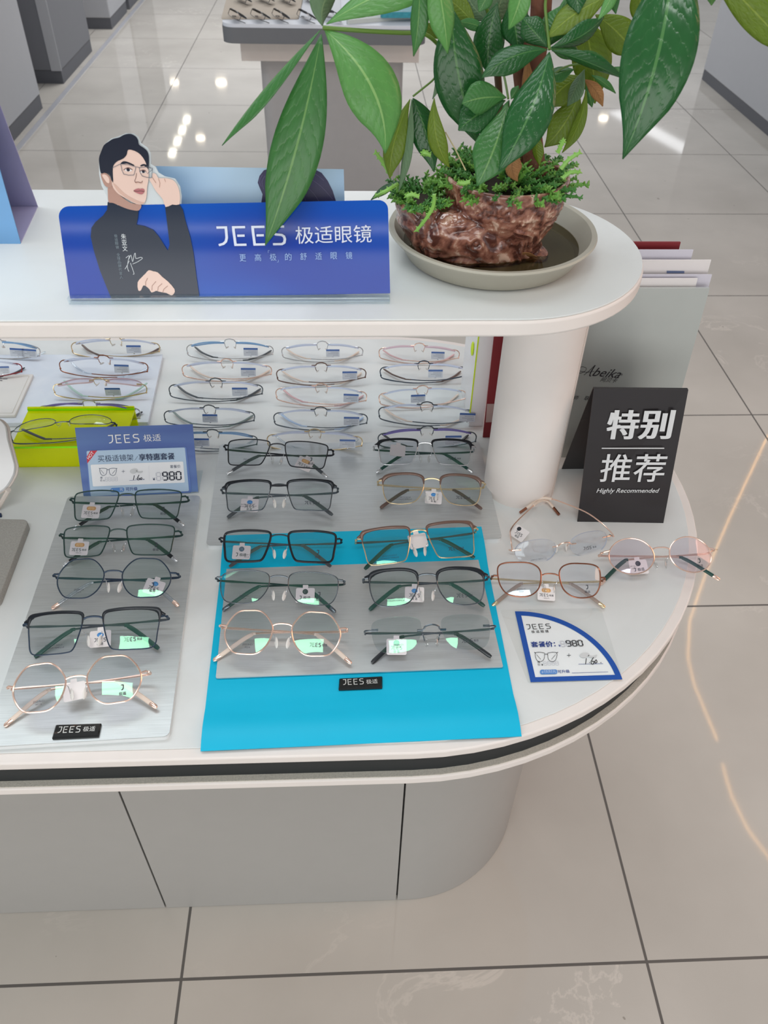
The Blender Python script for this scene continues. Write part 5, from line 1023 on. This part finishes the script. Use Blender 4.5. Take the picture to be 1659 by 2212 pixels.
# ---- dark sunglasses on the far table: one pair built, the others copied
GS = 'sunglasses on the far display table'
s0 = glasses('dark sunglasses on the beige tray of the far table, leftmost of the front row', (499, 30), (540, 18), .806, 'soft', lw=.055, lh=.042, rim=F_BLACK, rr=.0014, tip=T_BLACK, lens=LENSD, txt=None, tilt=30, group=GS)
def copy_tree(o, parent=None):
    c = o.copy(); C.objects.link(c)
    if parent is not None: c.parent = parent
    for ch in o.children: copy_tree(ch, c)
    return c
base_m = s0.matrix_world.copy(); s0.matrix_world = Matrix.Translation(at(516, 26, .83)) @ Matrix.Rotation(1.0, 4, 'Z') @ base_m.to_3x3().to_4x4()
for (u, v, r_, lb) in ((566, 26, 1.05, 'dark sunglasses on the beige tray of the far table, second of the front row'), (610, 26, .95, 'dark sunglasses on the beige tray of the far table, third of the front row'),
                   (666, 27, 1.0, 'sunglasses on the white tray of the far table, leftmost of its front row'), (720, 24, 1.1, 'sunglasses on the white tray of the far table partly behind a leaf'),
                   (528, -9, 1.0, 'dark sunglasses on the beige tray of the far table, leftmost of the back row'), (575, -10, 1.1, 'dark sunglasses on the beige tray of the far table, second of the back row'), (622, -9, 1.0, 'dark sunglasses on the beige tray of the far table, third of the back row'), (676, -9, 1.05, 'sunglasses on the white tray of the far table, in its back row')):
    c = copy_tree(s0); c.matrix_world = Matrix.Translation(at(u, v, .83)) @ Matrix.Rotation(r_, 4, 'Z') @ base_m.to_3x3().to_4x4(); c['label'] = lb
# ------------------------------------------------------------------ saucer, water, planted pot
SCX, SCY = .152, .808
a = MB(); a.lathe([(.086, ZS), (.0895, ZS+.002), (.1005, ZS+.021), (.1055, ZS+.0235), (.1075, ZS+.0262), (.1065, ZS+.0282), (.1015, ZS+.0275), (.0985, ZS+.0225), (.0875, ZS+.0055), (.083, ZS+.0045)], 80, (SCX, SCY))
single('plant_saucer', a, mat('putty_plastic', rgb(176, 172, 158), .4, var=.05, vscale=60), 'round putty grey plastic saucer under the potted plant on the upper shelf', 'saucer')
a = MB(); a.lathe([(.0925, ZS+.0112), (.0925, ZS+.0116)], 64, (SCX, SCY))
wm = clear_mat('brown_water', (.66, .63, .54), .05)
o = single('water', a, wm, 'shallow brownish water standing in the plant saucer', 'water', org=(SCX, SCY, ZS+.011)); o['kind'] = 'stuff'
PL = thing('potted_plant', 'braided money tree with glossy green leaves in a brown glazed tree stump pot', 'plant', (SCX, SCY, ZS+.0046))
def loft(spec, inner=None, n=40):
    rings = [[Vector((cx+rx*math.cos(2*math.pi*j/n), cy+ry*math.sin(2*math.pi*j/n), z)) for j in range(n)] for z, cx, cy, rx, ry in spec]; return MB().rings(rings)
pm = MB()
for sp_ in ([(ZS+.0046, .136, .799, .062, .037), (1.150, .137, .798, .066, .042), (1.158, .134, .798, .065, .043), (1.168, .128, .798, .067, .043), (1.178, .124, .799, .068, .044), (1.19, .122, .800, .062, .042), (1.198, .120, .801, .05, .035)],
            [(1.150, .178, .797, .026, .028), (1.162, .172, .798, .030, .034), (1.174, .166, .800, .041, .042), (1.186, .161, .802, .053, .051), (1.198, .160, .804, .0595, .057), (1.212, .160, .805, .0615, .060), (1.221, .160, .805, .0625, .061), (1.2235, .160, .805, .061, .0595), (1.2225, .160, .805, .057, .056), (1.213, .160, .805, .055, .053), (1.209, .160, .805, .02, .02)],
            [(1.150, .092, .797, .020, .030), (1.158, .087, .797, .022, .033), (1.167, .082, .797, .0225, .035), (1.18, .075, .797, .024, .034), (1.195, .075, .797, .0245, .033), (1.2005, .075, .797, .0245, .033), (1.2015, .075, .797, .021, .029), (1.196, .075, .797, .018, .026)],
            [(ZS+.0046, .195, .782, .013, .012), (1.152, .197, .783, .011, .010), (1.156, .198, .784, .006, .006)]):
    l_ = loft(sp_); pm.add(l_.v, l_.f)
me = pm.mesh('pot'); tmp = bpy.data.objects.new('tmp', me); C.objects.link(tmp)
r_ = tmp.modifiers.new('r', 'REMESH'); r_.mode = 'VOXEL'; r_.voxel_size = .0014
dg = bpy.context.evaluated_depsgraph_get(); dg.update(); me2 = bpy.data.meshes.new_from_object(tmp.evaluated_get(dg)); bpy.data.objects.remove(tmp)
bm = bmesh.new(); bm.from_mesh(me2); bmesh.ops.smooth_vert(bm, verts=bm.verts, factor=.5); bmesh.ops.smooth_vert(bm, verts=bm.verts, factor=.5); bm.normal_update(); org = Vector(PL['_org'])
for v in bm.verts:
    p = v.co.copy(); up_ = max(0, min(1, (p.z-1.185)/.02)) if p.x > .095 else 0
    # pebbled bark on the bowl, long flowing ridges on the lower log
    peb = abs(mnoise.noise(Vector((p.x*190, p.y*190, p.z*150))))
    wv = Vector((p.x*26+p.z*18+mnoise.noise(p*40)*1.6, p.y*26, p.z*120+p.x*50+mnoise.noise(p*22)*4.2)); rid = abs(mnoise.noise(wv))
    fine = abs(mnoise.noise(p*420)); rimk = max(0, 1-max(0, p.z-1.2165)/.005)
    d = up_*rimk*(peb*.0026+fine*.0008-.0010)+(1-up_)*(rid*.0052-.0016+peb*.0006+fine*.0005)
    if p.z < ZS+.0075: d = min(d, 0)
    kn = (p-Vector((.128, .757, 1.172))).length
    if kn < .011: d += .0022*math.cos(kn*900)*(1-kn/.011)
    v.co = p+v.normal*d-org
bm.to_mesh(me2); bm.free(); me2.name = 'pot'
for p_ in me2.polygons: p_.use_smooth = True
def pot_material():
    m = bpy.data.materials.new('glazed_bark'); m.use_nodes = True; t = m.node_tree; n = t.nodes; p = n['Principled BSDF']; L = t.links.new
    g = n.new('ShaderNodeTexCoord'); nz = n.new('ShaderNodeTexNoise'); nz.inputs['Scale'].default_value = 75; nz.inputs['Detail'].default_value = 4; nz.inputs['Distortion'].default_value = .6; L(g.outputs['Object'], nz.inputs['Vector'])
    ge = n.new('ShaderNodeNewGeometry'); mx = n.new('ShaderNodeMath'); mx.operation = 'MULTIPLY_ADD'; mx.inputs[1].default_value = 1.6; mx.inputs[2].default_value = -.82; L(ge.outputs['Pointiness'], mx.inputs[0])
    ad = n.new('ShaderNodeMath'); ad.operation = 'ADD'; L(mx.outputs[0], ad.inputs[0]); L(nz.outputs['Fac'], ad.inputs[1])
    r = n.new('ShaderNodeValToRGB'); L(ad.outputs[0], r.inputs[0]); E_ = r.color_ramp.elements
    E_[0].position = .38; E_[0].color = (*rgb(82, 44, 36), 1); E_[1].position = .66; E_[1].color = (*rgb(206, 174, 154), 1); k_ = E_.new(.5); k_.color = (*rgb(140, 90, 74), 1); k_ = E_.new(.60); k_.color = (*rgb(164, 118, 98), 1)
    L(r.outputs[0], p.inputs['Base Color']); p.inputs['Roughness'].default_value = .22; p.inputs['Coat Weight'].default_value = .6; p.inputs['Coat Roughness'].default_value = .06; return m
o = bpy.data.objects.new('pot', me2); C.objects.link(o); o.parent = PL; o['_org'] = PL['_org']; me2.materials.clear(); me2.materials.append(pot_material())
a = MB(); a.lathe([(.0001, 1.206), (.057, 1.2145)], 40, (.160, .805)) if False else a.ell((.160, .805, 1.211), .056, .055, .007, 30, 8); a.ell((.075, .797, 1.196), .021, .029, .005, 24, 8); obj('soil', a, mat('dark_soil', rgb(48, 38, 28), .9, var=.4, vscale=200), PL, True)
# trunks
BARK = mat('trunk_bark', rgb(104, 62, 44), .7, var=.35, vscale=60, bump=.8, bscale=120); STEM = mat('green_stem', rgb(88, 120, 44), .45, var=.15); TWIG = mat('twig_brown', rgb(92, 70, 50), .7, var=.3, vscale=80)
tr = [aty(1158, 385, .80), aty(1152, 330, .80), aty(1146, 250, .80), aty(1148, 180, .80), aty(1158, 120, .80), aty(1166, 60, .80), aty(1172, -40, .80)]
o = obj('trunk', MB().tube(spline(tr, 5), [.0125, .0118, .011, .0108, .0104, .0102, .01, .0098, .0096, .0094]+[.0092]*21, 14), BARK, PL, True)
tr2 = [aty(1132, 380, .815), aty(1128, 300, .812), aty(1132, 220, .81), aty(1126, 150, .812), aty(1120, 80, .815), aty(1124, -30, .815)]
obj('trunk', MB().tube(spline(tr2, 5), .008, 12), BARK, PL, True)
s2 = [aty(1080, 345, .83), aty(1080, 240, .828), aty(1074, 150, .825), aty(1066, 84, .822)]
obj('side_stem', MB().tube(spline(s2, 5), .0034, 8), TWIG, PL, True)
obj('side_stem', MB().tube(spline([aty(1066, 86, .822), aty(1062, 55, .82), aty(1045, 10, .818), aty(1030, -30, .815)], 4), .0026, 8), STEM, PL, True)
obj('cut_twig', MB().tube([aty(1166, 292, .79), aty(1178, 268, .788), aty(1191, 247, .787)], [.0016, .0016, .0022], 7), TWIG, PL, True)
def leaf_material(name, base, rib, rough=.32, trans=.22, bump=.2):
    m = bpy.data.materials.new(name); m.use_nodes = True; t = m.node_tree; n = t.nodes; p = n['Principled BSDF']; L = t.links.new; out = n['Material Output']
    uv = n.new('ShaderNodeUVMap'); s = n.new('ShaderNodeSeparateXYZ'); L(uv.outputs[0], s.inputs[0])
    def M_(op, a, b=None, c=None):
        q = n.new('ShaderNodeMath'); q.operation = op
        for i, x in enumerate((a, b, c)):
            if x is None: continue
            if isinstance(x, (int, float)): q.inputs[i].default_value = x
            else: L(x, q.inputs[i])
        return q.outputs[0]
    au = M_('ABSOLUTE', M_('SUBTRACT', s.outputs['X'], .5)); ph = M_('SUBTRACT', M_('MULTIPLY', s.outputs['Y'], 11.0), M_('MULTIPLY', au, 4.2))
    nz = n.new('ShaderNodeTexNoise'); nz.inputs['Scale'].default_value = 14; L(uv.outputs[0], nz.inputs['Vector']); ph = M_('ADD', ph, M_('MULTIPLY', nz.outputs['Fac'], 1.2))
    wv = M_('ABSOLUTE', M_('SINE', M_('MULTIPLY', ph, math.pi))); vein = M_('SUBTRACT', 1.0, M_('MINIMUM', M_('MULTIPLY', wv, 4.0), 1.0))
    rb = M_('LESS_THAN', au, .022)
    mx = n.new('ShaderNodeMix'); mx.data_type = 'RGBA'; L(M_('MAXIMUM', M_('MULTIPLY', vein, .14), M_('MULTIPLY', rb, .8)), mx.inputs[0])
    n2 = n.new('ShaderNodeTexNoise'); n2.inputs['Scale'].default_value = 5; n2.inputs['Detail'].default_value = 4; L(uv.outputs[0], n2.inputs['Vector'])
    m0 = n.new('ShaderNodeMix'); m0.data_type = 'RGBA'; L(n2.outputs['Fac'], m0.inputs[0]); m0.inputs[6].default_value = (*[c*.75 for c in base], 1); m0.inputs[7].default_value = (*[min(1, c*1.25) for c in base], 1)
    L(m0.outputs[2], mx.inputs[6]); mx.inputs[7].default_value = (*rib, 1); L(mx.outputs[2], p.inputs['Base Color']); p.inputs['Roughness'].default_value = rough
    b = n.new('ShaderNodeBump'); b.inputs['Strength'].default_value = bump; b.inputs['Distance'].default_value = .0012; L(M_('POWER', wv, .6), b.inputs['Height']); L(b.outputs[0], p.inputs['Normal'])
    tl = n.new('ShaderNodeBsdfTranslucent'); L(mx.outputs[2], tl.inputs['Color']); ms = n.new('ShaderNodeMixShader'); ms.inputs[0].default_value = trans; L(p.outputs[0], ms.inputs[1]); L(tl.outputs[0], ms.inputs[2]); L(ms.outputs[0], out.inputs['Surface'])
    return m
LV = {'d': leaf_material('leaf_dark', rgb(34, 90, 40), rgb(80, 130, 66), .24), 'm': leaf_material('leaf_mid', rgb(62, 120, 58), rgb(120, 164, 92), .3), 'l': leaf_material('leaf_light', rgb(92, 152, 76), rgb(150, 192, 116), .34),
      'y': leaf_material('leaf_yellow_green', rgb(112, 138, 34), rgb(150, 170, 62), .4, .35, .3), 'g': leaf_material('leaf_underside', rgb(98, 128, 92), rgb(130, 156, 112), .5, .25, .3), 'b': leaf_material('leaf_dry', rgb(170, 122, 74), rgb(140, 96, 58), .7, .2, .5), 's': leaf_material('leaf_glossy', rgb(38, 94, 46), rgb(90, 140, 80), .2, .18, .22)}
def leaf(b, t, wpx, y0, y1, k='m', c=(0, 0), roll=0, fold=.22, bulge=.01, wmax=.55, parent=None, name='leaf', wave=.0):
    P0, P2 = aty(*b, y0), aty(*t, y1); mid = (P0+P2)/2; nrm = (EYE-mid).normalized(); dist = (mid-EYE).dot(FW)
    ctrl = mid+nrm*bulge+RT*(c[0]*2*dist/FPX)-UP*(c[1]*2*dist/FPX); W_ = wpx*dist/FPX; N, Mc = 22, 8; vs, uvs, fs = [], [], []
    ph = random.random()*6
    for i in range(N+1):
        s_ = i/N; p = P0*(1-s_)**2+ctrl*2*s_*(1-s_)+P2*s_*s_; T = ((ctrl-P0)*(1-s_)+(P2-ctrl)*s_).normalized()
        q = nrm-T*nrm.dot(T); q.normalize(); q = Matrix.Rotation(math.radians(roll), 3, T) @ q; S = T.cross(q)
        x = s_**(math.log(.5)/math.log(wmax)); prof = max(0, math.sin(math.pi*x))**.95; prof *= 1-.35*max(0, (s_-.72)/.28); w_ = W_/2*prof+.0004
        for j in range(Mc+1):
            u = -1+2*j/Mc; h = -fold*w_*abs(u)**1.2+wave*W_*math.sin(s_*9+ph+u*1.5)*abs(u)
            h += (.010 if k in 'sl' else .005)*W_*math.cos((s_*11-abs(u)*2.0)*2*math.pi)*min(1, abs(u)*3)*prof*.6
            vs.append(p+S*(u*w_)+q*h); uvs.append((.5+u*.5, s_))
    for i in range(N):
        for j in range(Mc): a_ = i*(Mc+1)+j; fs.append((a_, a_+1, a_+Mc+2, a_+Mc+1))
    off = Vector(PL['_org']); me = bpy.data.meshes.new(name); me.from_pydata([tuple(v-off) for v in vs], [], fs); me.update()
    ul = me.uv_layers.new(name='uv')
    for lp in me.loops: ul.data[lp.index].uv = uvs[lp.vertex_index]
    for p_ in me.polygons: p_.use_smooth = True
    me.materials.append(LV[k]); o = bpy.data.objects.new(name, me); C.objects.link(o); o.parent = parent or PL; o['_org'] = PL['_org']
    sd = o.modifiers.new('thickness', 'SOLIDIFY'); sd.thickness = .0004
    if k == 'b': o['label'] = 'dry brown leaf'
    if k == 'y': o['label'] = 'yellow green leaf'
    return o
def stem(px, ys, r=.0016, m=STEM): 
    obj('petiole', MB().tube(spline([aty(u, v, y) for (u, v), y in zip(px, ys)], 5), r, 7), m, PL, True)
# cluster far left, carried on a long stem
stem([(697, 60), (790, 67), (870, 71), (912, 72), (945, 95), (985, 150), (1040, 230)], [.74, .745, .755, .765, .78, .80, .81], .0017)
leaf((692, 64), (479, 314), 46, .735, .72, 'm', (-6, -6), 62, .5, .01)
leaf((694, 74), (573, 530), 106, .74, .70, 'm', (10, 4), 8, .12, .012, .52)
leaf((701, 64), (832, 332), 118, .74, .715, 'l', (36, -10), -12, .18, .02, .5)
leaf((705, 52), (1000, -60), 78, .745, .76, 'l', (-6, -18), -30, .3, .012)
leaf((697, 56), (745, -50), 62, .745, .76, 'g', (-18, -4), 30, .5, .0)
# hanging leaves in front, upper middle
leaf((905, -70), (893, 122), 40, .72, .71, 'm', (6, 0), 20, .35, .01)
leaf((935, -90), (967, 116), 58, .71, .70, 'l', (4, 0), -20, .4, .012)
leaf((1135, -60), (1098, 64), 46, .70, .70, 'l', (6, 0), 15, .2, .01)
leaf((1065, -30), (1034, 26), 30, .74, .74, 'm', (0, 0), 0, .2, .0)
# big dark leaves left of the trunk
leaf((976, 16), (1034, 312), 104, .765, .75, 'd', (-14, 0), 0, .15, .016, .5)
leaf((960, 60), (934, 214), 30, .76, .755, 'g', (8, 0), 35, .5, .0)
leaf((1075, 5), (1055, 160), 66, .79, .785, 'd', (-8, 0), 0, .2, .0)
leaf((1105, 0), (1120, 110), 70, .78, .775, 'd', (0, 0), 20, .25, .0)
leaf((1030, 60), (955, -10), 40, .80, .81, 'y', (0, -8), 0, .2, .0); leaf((1060, 70), (990, 48), 22, .795, .79, 'm', (0, -6), 20, .3, .0)
leaf((1055, 45), (1000, -40), 60, .81, .82, 'g', (-10, 4), 0, .2, .0); leaf((1058, 60), (1100, -60), 66, .825, .84, 'g', (4, 0), 20, .2, .0); leaf((1045, 75), (1038, 145), 34, .85, .85, 'y', (6, 0), 10, .2, .0)
leaf((955, 85), (918, 50), 24, .79, .79, 'y', (0, 0), 0, .2, .0)
# cluster in front of the trunk (upper hub)
stem([(1187, 107), (1182, 60), (1178, 10), (1185, -30)], [.755, .77, .785, .79], .0013)
leaf((1183, 107), (1040, 168), 58, .75, .735, 'd', (-6, -14), 25, .3, .012)
leaf((1187, 112), (1077, 370), 92, .745, .705, 's', (12, 4), 6, .25, .022, .5)
leaf((1192, 110), (1352, 172), 34, .75, .745, 's', (-6, -8), 40, .4, .008)
leaf((1190, 103), (1305, 36), 44, .755, .765, 's', (8, 8), 30, .4, .006)
leaf((1184, 103), (1128, 38), 52, .76, .77, 'd', (-4, -4), 0, .25, .006); leaf((1186, 100), (1215, 10), 60, .77, .78, 'm', (0, 0), 0, .2, .0)
leaf((1190, 106), (1255, 128), 34, .765, .77, 'm', (0, -6), 20, .3, .0)
# lower hub
stem([(1098, 213), (1089, 165), (1073, 110), (1066, 84)], [.745, .765, .80, .82], .0010)
leaf((1094, 211), (998, 224), 64, .74, .73, 'm', (-4, -6), -10, .12, .008, .56); leaf((1092, 217), (990, 282), 72, .742, .735, 'd', (-6, -4), 10, .15, .004, .56)
leaf((1096, 219), (1030, 402), 84, .738, .712, 'm', (8, 0), 0, .12, .012, .58); leaf((1100, 216), (1086, 250), 14, .742, .735, 'd', (0, 0), 0, .3, .0); leaf((1104, 214), (1120, 185), 18, .745, .75, 'm', (0, 0), 0, .3, .0)
# low left sprig
stem([(892, 208), (912, 192), (934, 174), (960, 150), (1000, 200), (1030, 300)], [.765, .768, .772, .78, .80, .81], .0009)
leaf((886, 214), (842, 386), 48, .762, .748, 'y', (-12, 6), 20, .3, .006); leaf((889, 214), (861, 414), 28, .76, .744, 'g', (2, 0), 45, .5, .01); leaf((892, 212), (938, 372), 60, .765, .752, 'd', (4, -8), -8, .25, .008, .5)
leaf((938, 212), (971, 362), 38, .75, .742, 'y', (-12, 8), 10, .2, .006)
leaf((868, 392), (801, 432), 18, .77, .77, 'd', (0, -6), 30, .3, .0)
# right side
leaf((1238, -30), (1190, 84), 20, .79, .78, 'm'); leaf((1320, -10), (1182, 82), 60, .775, .765, 'y', (-6, -8), 25, .2, .01); leaf((1262, 46), (1285, 224), 82, .845, .84, 'y', (6, 0), 0, .15, .0, .45)
leaf((1286, 32), (1378, 128), 66, .81, .80, 'y', (6, -6), 0, .15, .004); leaf((1256, 164), (1178, 236), 60, .825, .82, 'y', (-6, -6), 10, .2, .0); leaf((1252, 200), (1176, 318), 62, .82, .812, 'y', (8, 4), 0, .18, .0); leaf((1266, 196), (1214, 330), 26, .81, .80, 'y', (10, 4), 20, .3, .0)
leaf((1262, 172), (1302, 230), 24, .815, .81, 'b', (4, -6), 0, .2, .0); leaf((1268, 180), (1279, 232), 20, .82, .82, 'm'); leaf((1240, 150), (1180, 172), 34, .80, .795, 'm', (0, -4), 30, .3, .0)
leaf((1262, 150), (1225, 230), 40, .80, .80, 'g', (0, 0), 40, .3, .0); leaf((1278, 163), (1330, 202), 14, .80, .80, 'm', (0, -4), 20)
stem([(1325, 145), (1296, 143), (1258, 138), (1210, 150), (1160, 200)], [.80, .80, .80, .80, .80], .0009); leaf((1324, 144), (1240, 118), 26, .80, .79, 'm', (0, -6), 20, .3, .0); leaf((1326, 145), (1352, 158), 12, .80, .80, 'm'); leaf((1326, 147), (1350, 168), 9, .80, .80, 'm')
leaf((1385, -40), (1398, 60), 44, .80, .80, 'y', (-8, 0), 0, .2, .0); leaf((1300, -50), (1330, 30), 30, .78, .77, 'm', (4, 0), 30, .3, .0); leaf((1240, -60), (1250, 30), 44, .77, .765, 's', (0, 0), 0, .3, .0); leaf((1340, -60), (1292, 42), 24, .76, .75, 'l', (4, 4), 20, .3, .0)
# large leaf near the camera at right and the corner leaf
leaf((1455, -110), (1345, 344), 150, .70, .66, 's', (22, -4), 4, .14, .03, .47)
leaf((1520, -80), (1720, 130), 66, .70, .68, 'y', (6, -4), 0, .15, .01); leaf((1600, -60), (1720, 60), 44, .72, .70, 'd', (4, -8), 10, .2, .0); leaf((1540, -30), (1537, 12), 20, .72, .72, 'l')
# dry leaves at the foot of the trunk
leaf((1122, 318), (1118, 392), 40, .77, .755, 'b', (-14, 2), 30, .3, .0); leaf((1152, 262), (1138, 312), 26, .775, .77, 'y', (4, 0), 0, .3, .0); leaf((1160, 285), (1166, 358), 26, .78, .775, 'y', (-4, 0), 30, .4, .0); leaf((1140, 120), (1150, 250), 26, .785, .782, 'b', (-4, 0), 10, .2, .0)
leaf((1100, 558), (1160, 556), 20, .765, .768, 'b', (0, -4), 60, .2, .0, name='fallen_leaf')
# ground cover: uncountable small succulent shoots, then a few shoots that stand out
SUC = mat('succulent_green', rgb(104, 156, 66), .45, var=.3, vscale=90, sub=.1); SUC2 = mat('succulent_dark', rgb(72, 126, 58), .5, var=.35, vscale=90); SUC3 = mat('succulent_bright', rgb(132, 184, 84), .4, var=.15, vscale=60)
def shoot(mb, p, d, L_, r, nb=7):
    d = d.normalized(); side = d.orthogonal().normalized(); pts = []; rad = []
    for i in range(nb+1):
        s_ = i/nb; pts.append(p+d*(L_*s_)+Vector((0, 0, -.22*L_*s_*s_))); rad.append(r*(.8+.35*(i % 2))*(1-.55*s_**3))
    mb.tube(pts, rad, 6)
    for i in range(1, nb*2):
        s_ = i/(nb*2); q = p+d*(L_*s_)+Vector((0, 0, -.22*L_*s_*s_)); a_ = i*2.4; sd = (side*math.cos(a_)+d.cross(side)*math.sin(a_)+d*.5).normalized()
        mb.tube([q, q+sd*r*1.4, q+sd*r*2.2], [r*.7, r*.55, r*.15], 4)
g1, g2 = MB(), MB()
for i in range(230):
    a_ = random.uniform(0, 2*math.pi); rr_ = math.sqrt(random.random()); p = Vector((.160+.056*rr_*math.cos(a_), .805+.055*rr_*math.sin(a_), 1.213+.010*(1-rr_)))
    d = Vector((math.cos(a_)*(.3+.8*rr_), math.sin(a_)*(.3+.8*rr_), .95-.35*rr_+random.uniform(-.2, .3)))
    shoot(g1 if i % 2 else g2, p, d, random.uniform(.016, .034), random.uniform(.0014, .0022))
for i in range(80):
    a_ = random.uniform(0, 2*math.pi); rr_ = math.sqrt(random.random()); p = Vector((.078+.022*rr_*math.cos(a_), .797+.028*rr_*math.sin(a_), 1.197))
    shoot(g1 if i % 2 else g2, p, Vector((math.cos(a_)*(.4+.7*rr_), math.sin(a_)*(.4+.7*rr_), .8)), random.uniform(.014, .032), random.uniform(.0014, .0021))
for g_, m_ in ((g1, SUC), (g2, SUC2)):
    o = obj('ground_cover', g_, m_, PL, True); o['kind'] = 'stuff'
for q in ([(938, 420), (936, 445), (922, 470), (900, 498)], [(1015, 392), (1003, 396), (992, 395)], [(930, 335), (918, 330), (914, 332)], [(1212, 365), (1228, 345), (1252, 330)], [(1215, 385), (1232, 372), (1252, 372)], [(1205, 330), (1213, 312), (1217, 305)], [(858, 398), (838, 410), (812, 424)], [(905, 425), (890, 420), (878, 424)], [(845, 380), (828, 352), (812, 330)]):
    pts = spline([aty(u, v, .752 if u > 870 or v > 400 else .77) for u, v in q], 4); mb = MB(); n_ = len(pts)
    mb.tube(pts, [.0019*(1-.35*(i/n_)**3) for i in range(n_)], 7)
    for i in range(1, n_): 
        for a_ in (0, 2.1, 4.2): sd = Vector((math.cos(a_+i), .2, math.sin(a_+i))).normalized(); mb.tube([pts[i], pts[i]+sd*.0032], [.0012, .0003], 4)
    obj('succulent_shoot', mb, SUC3, PL, True)
obj('dry_straw', MB().tube([aty(962, 285, .77), aty(985, 325, .765), aty(1006, 368, .76)], .0006, 5), mat('straw', rgb(196, 184, 140), .7), PL, True)
# ------------------------------------------------------------------ tidy
for o in bpy.data.objects:
    if '_org' in o: del o['_org']
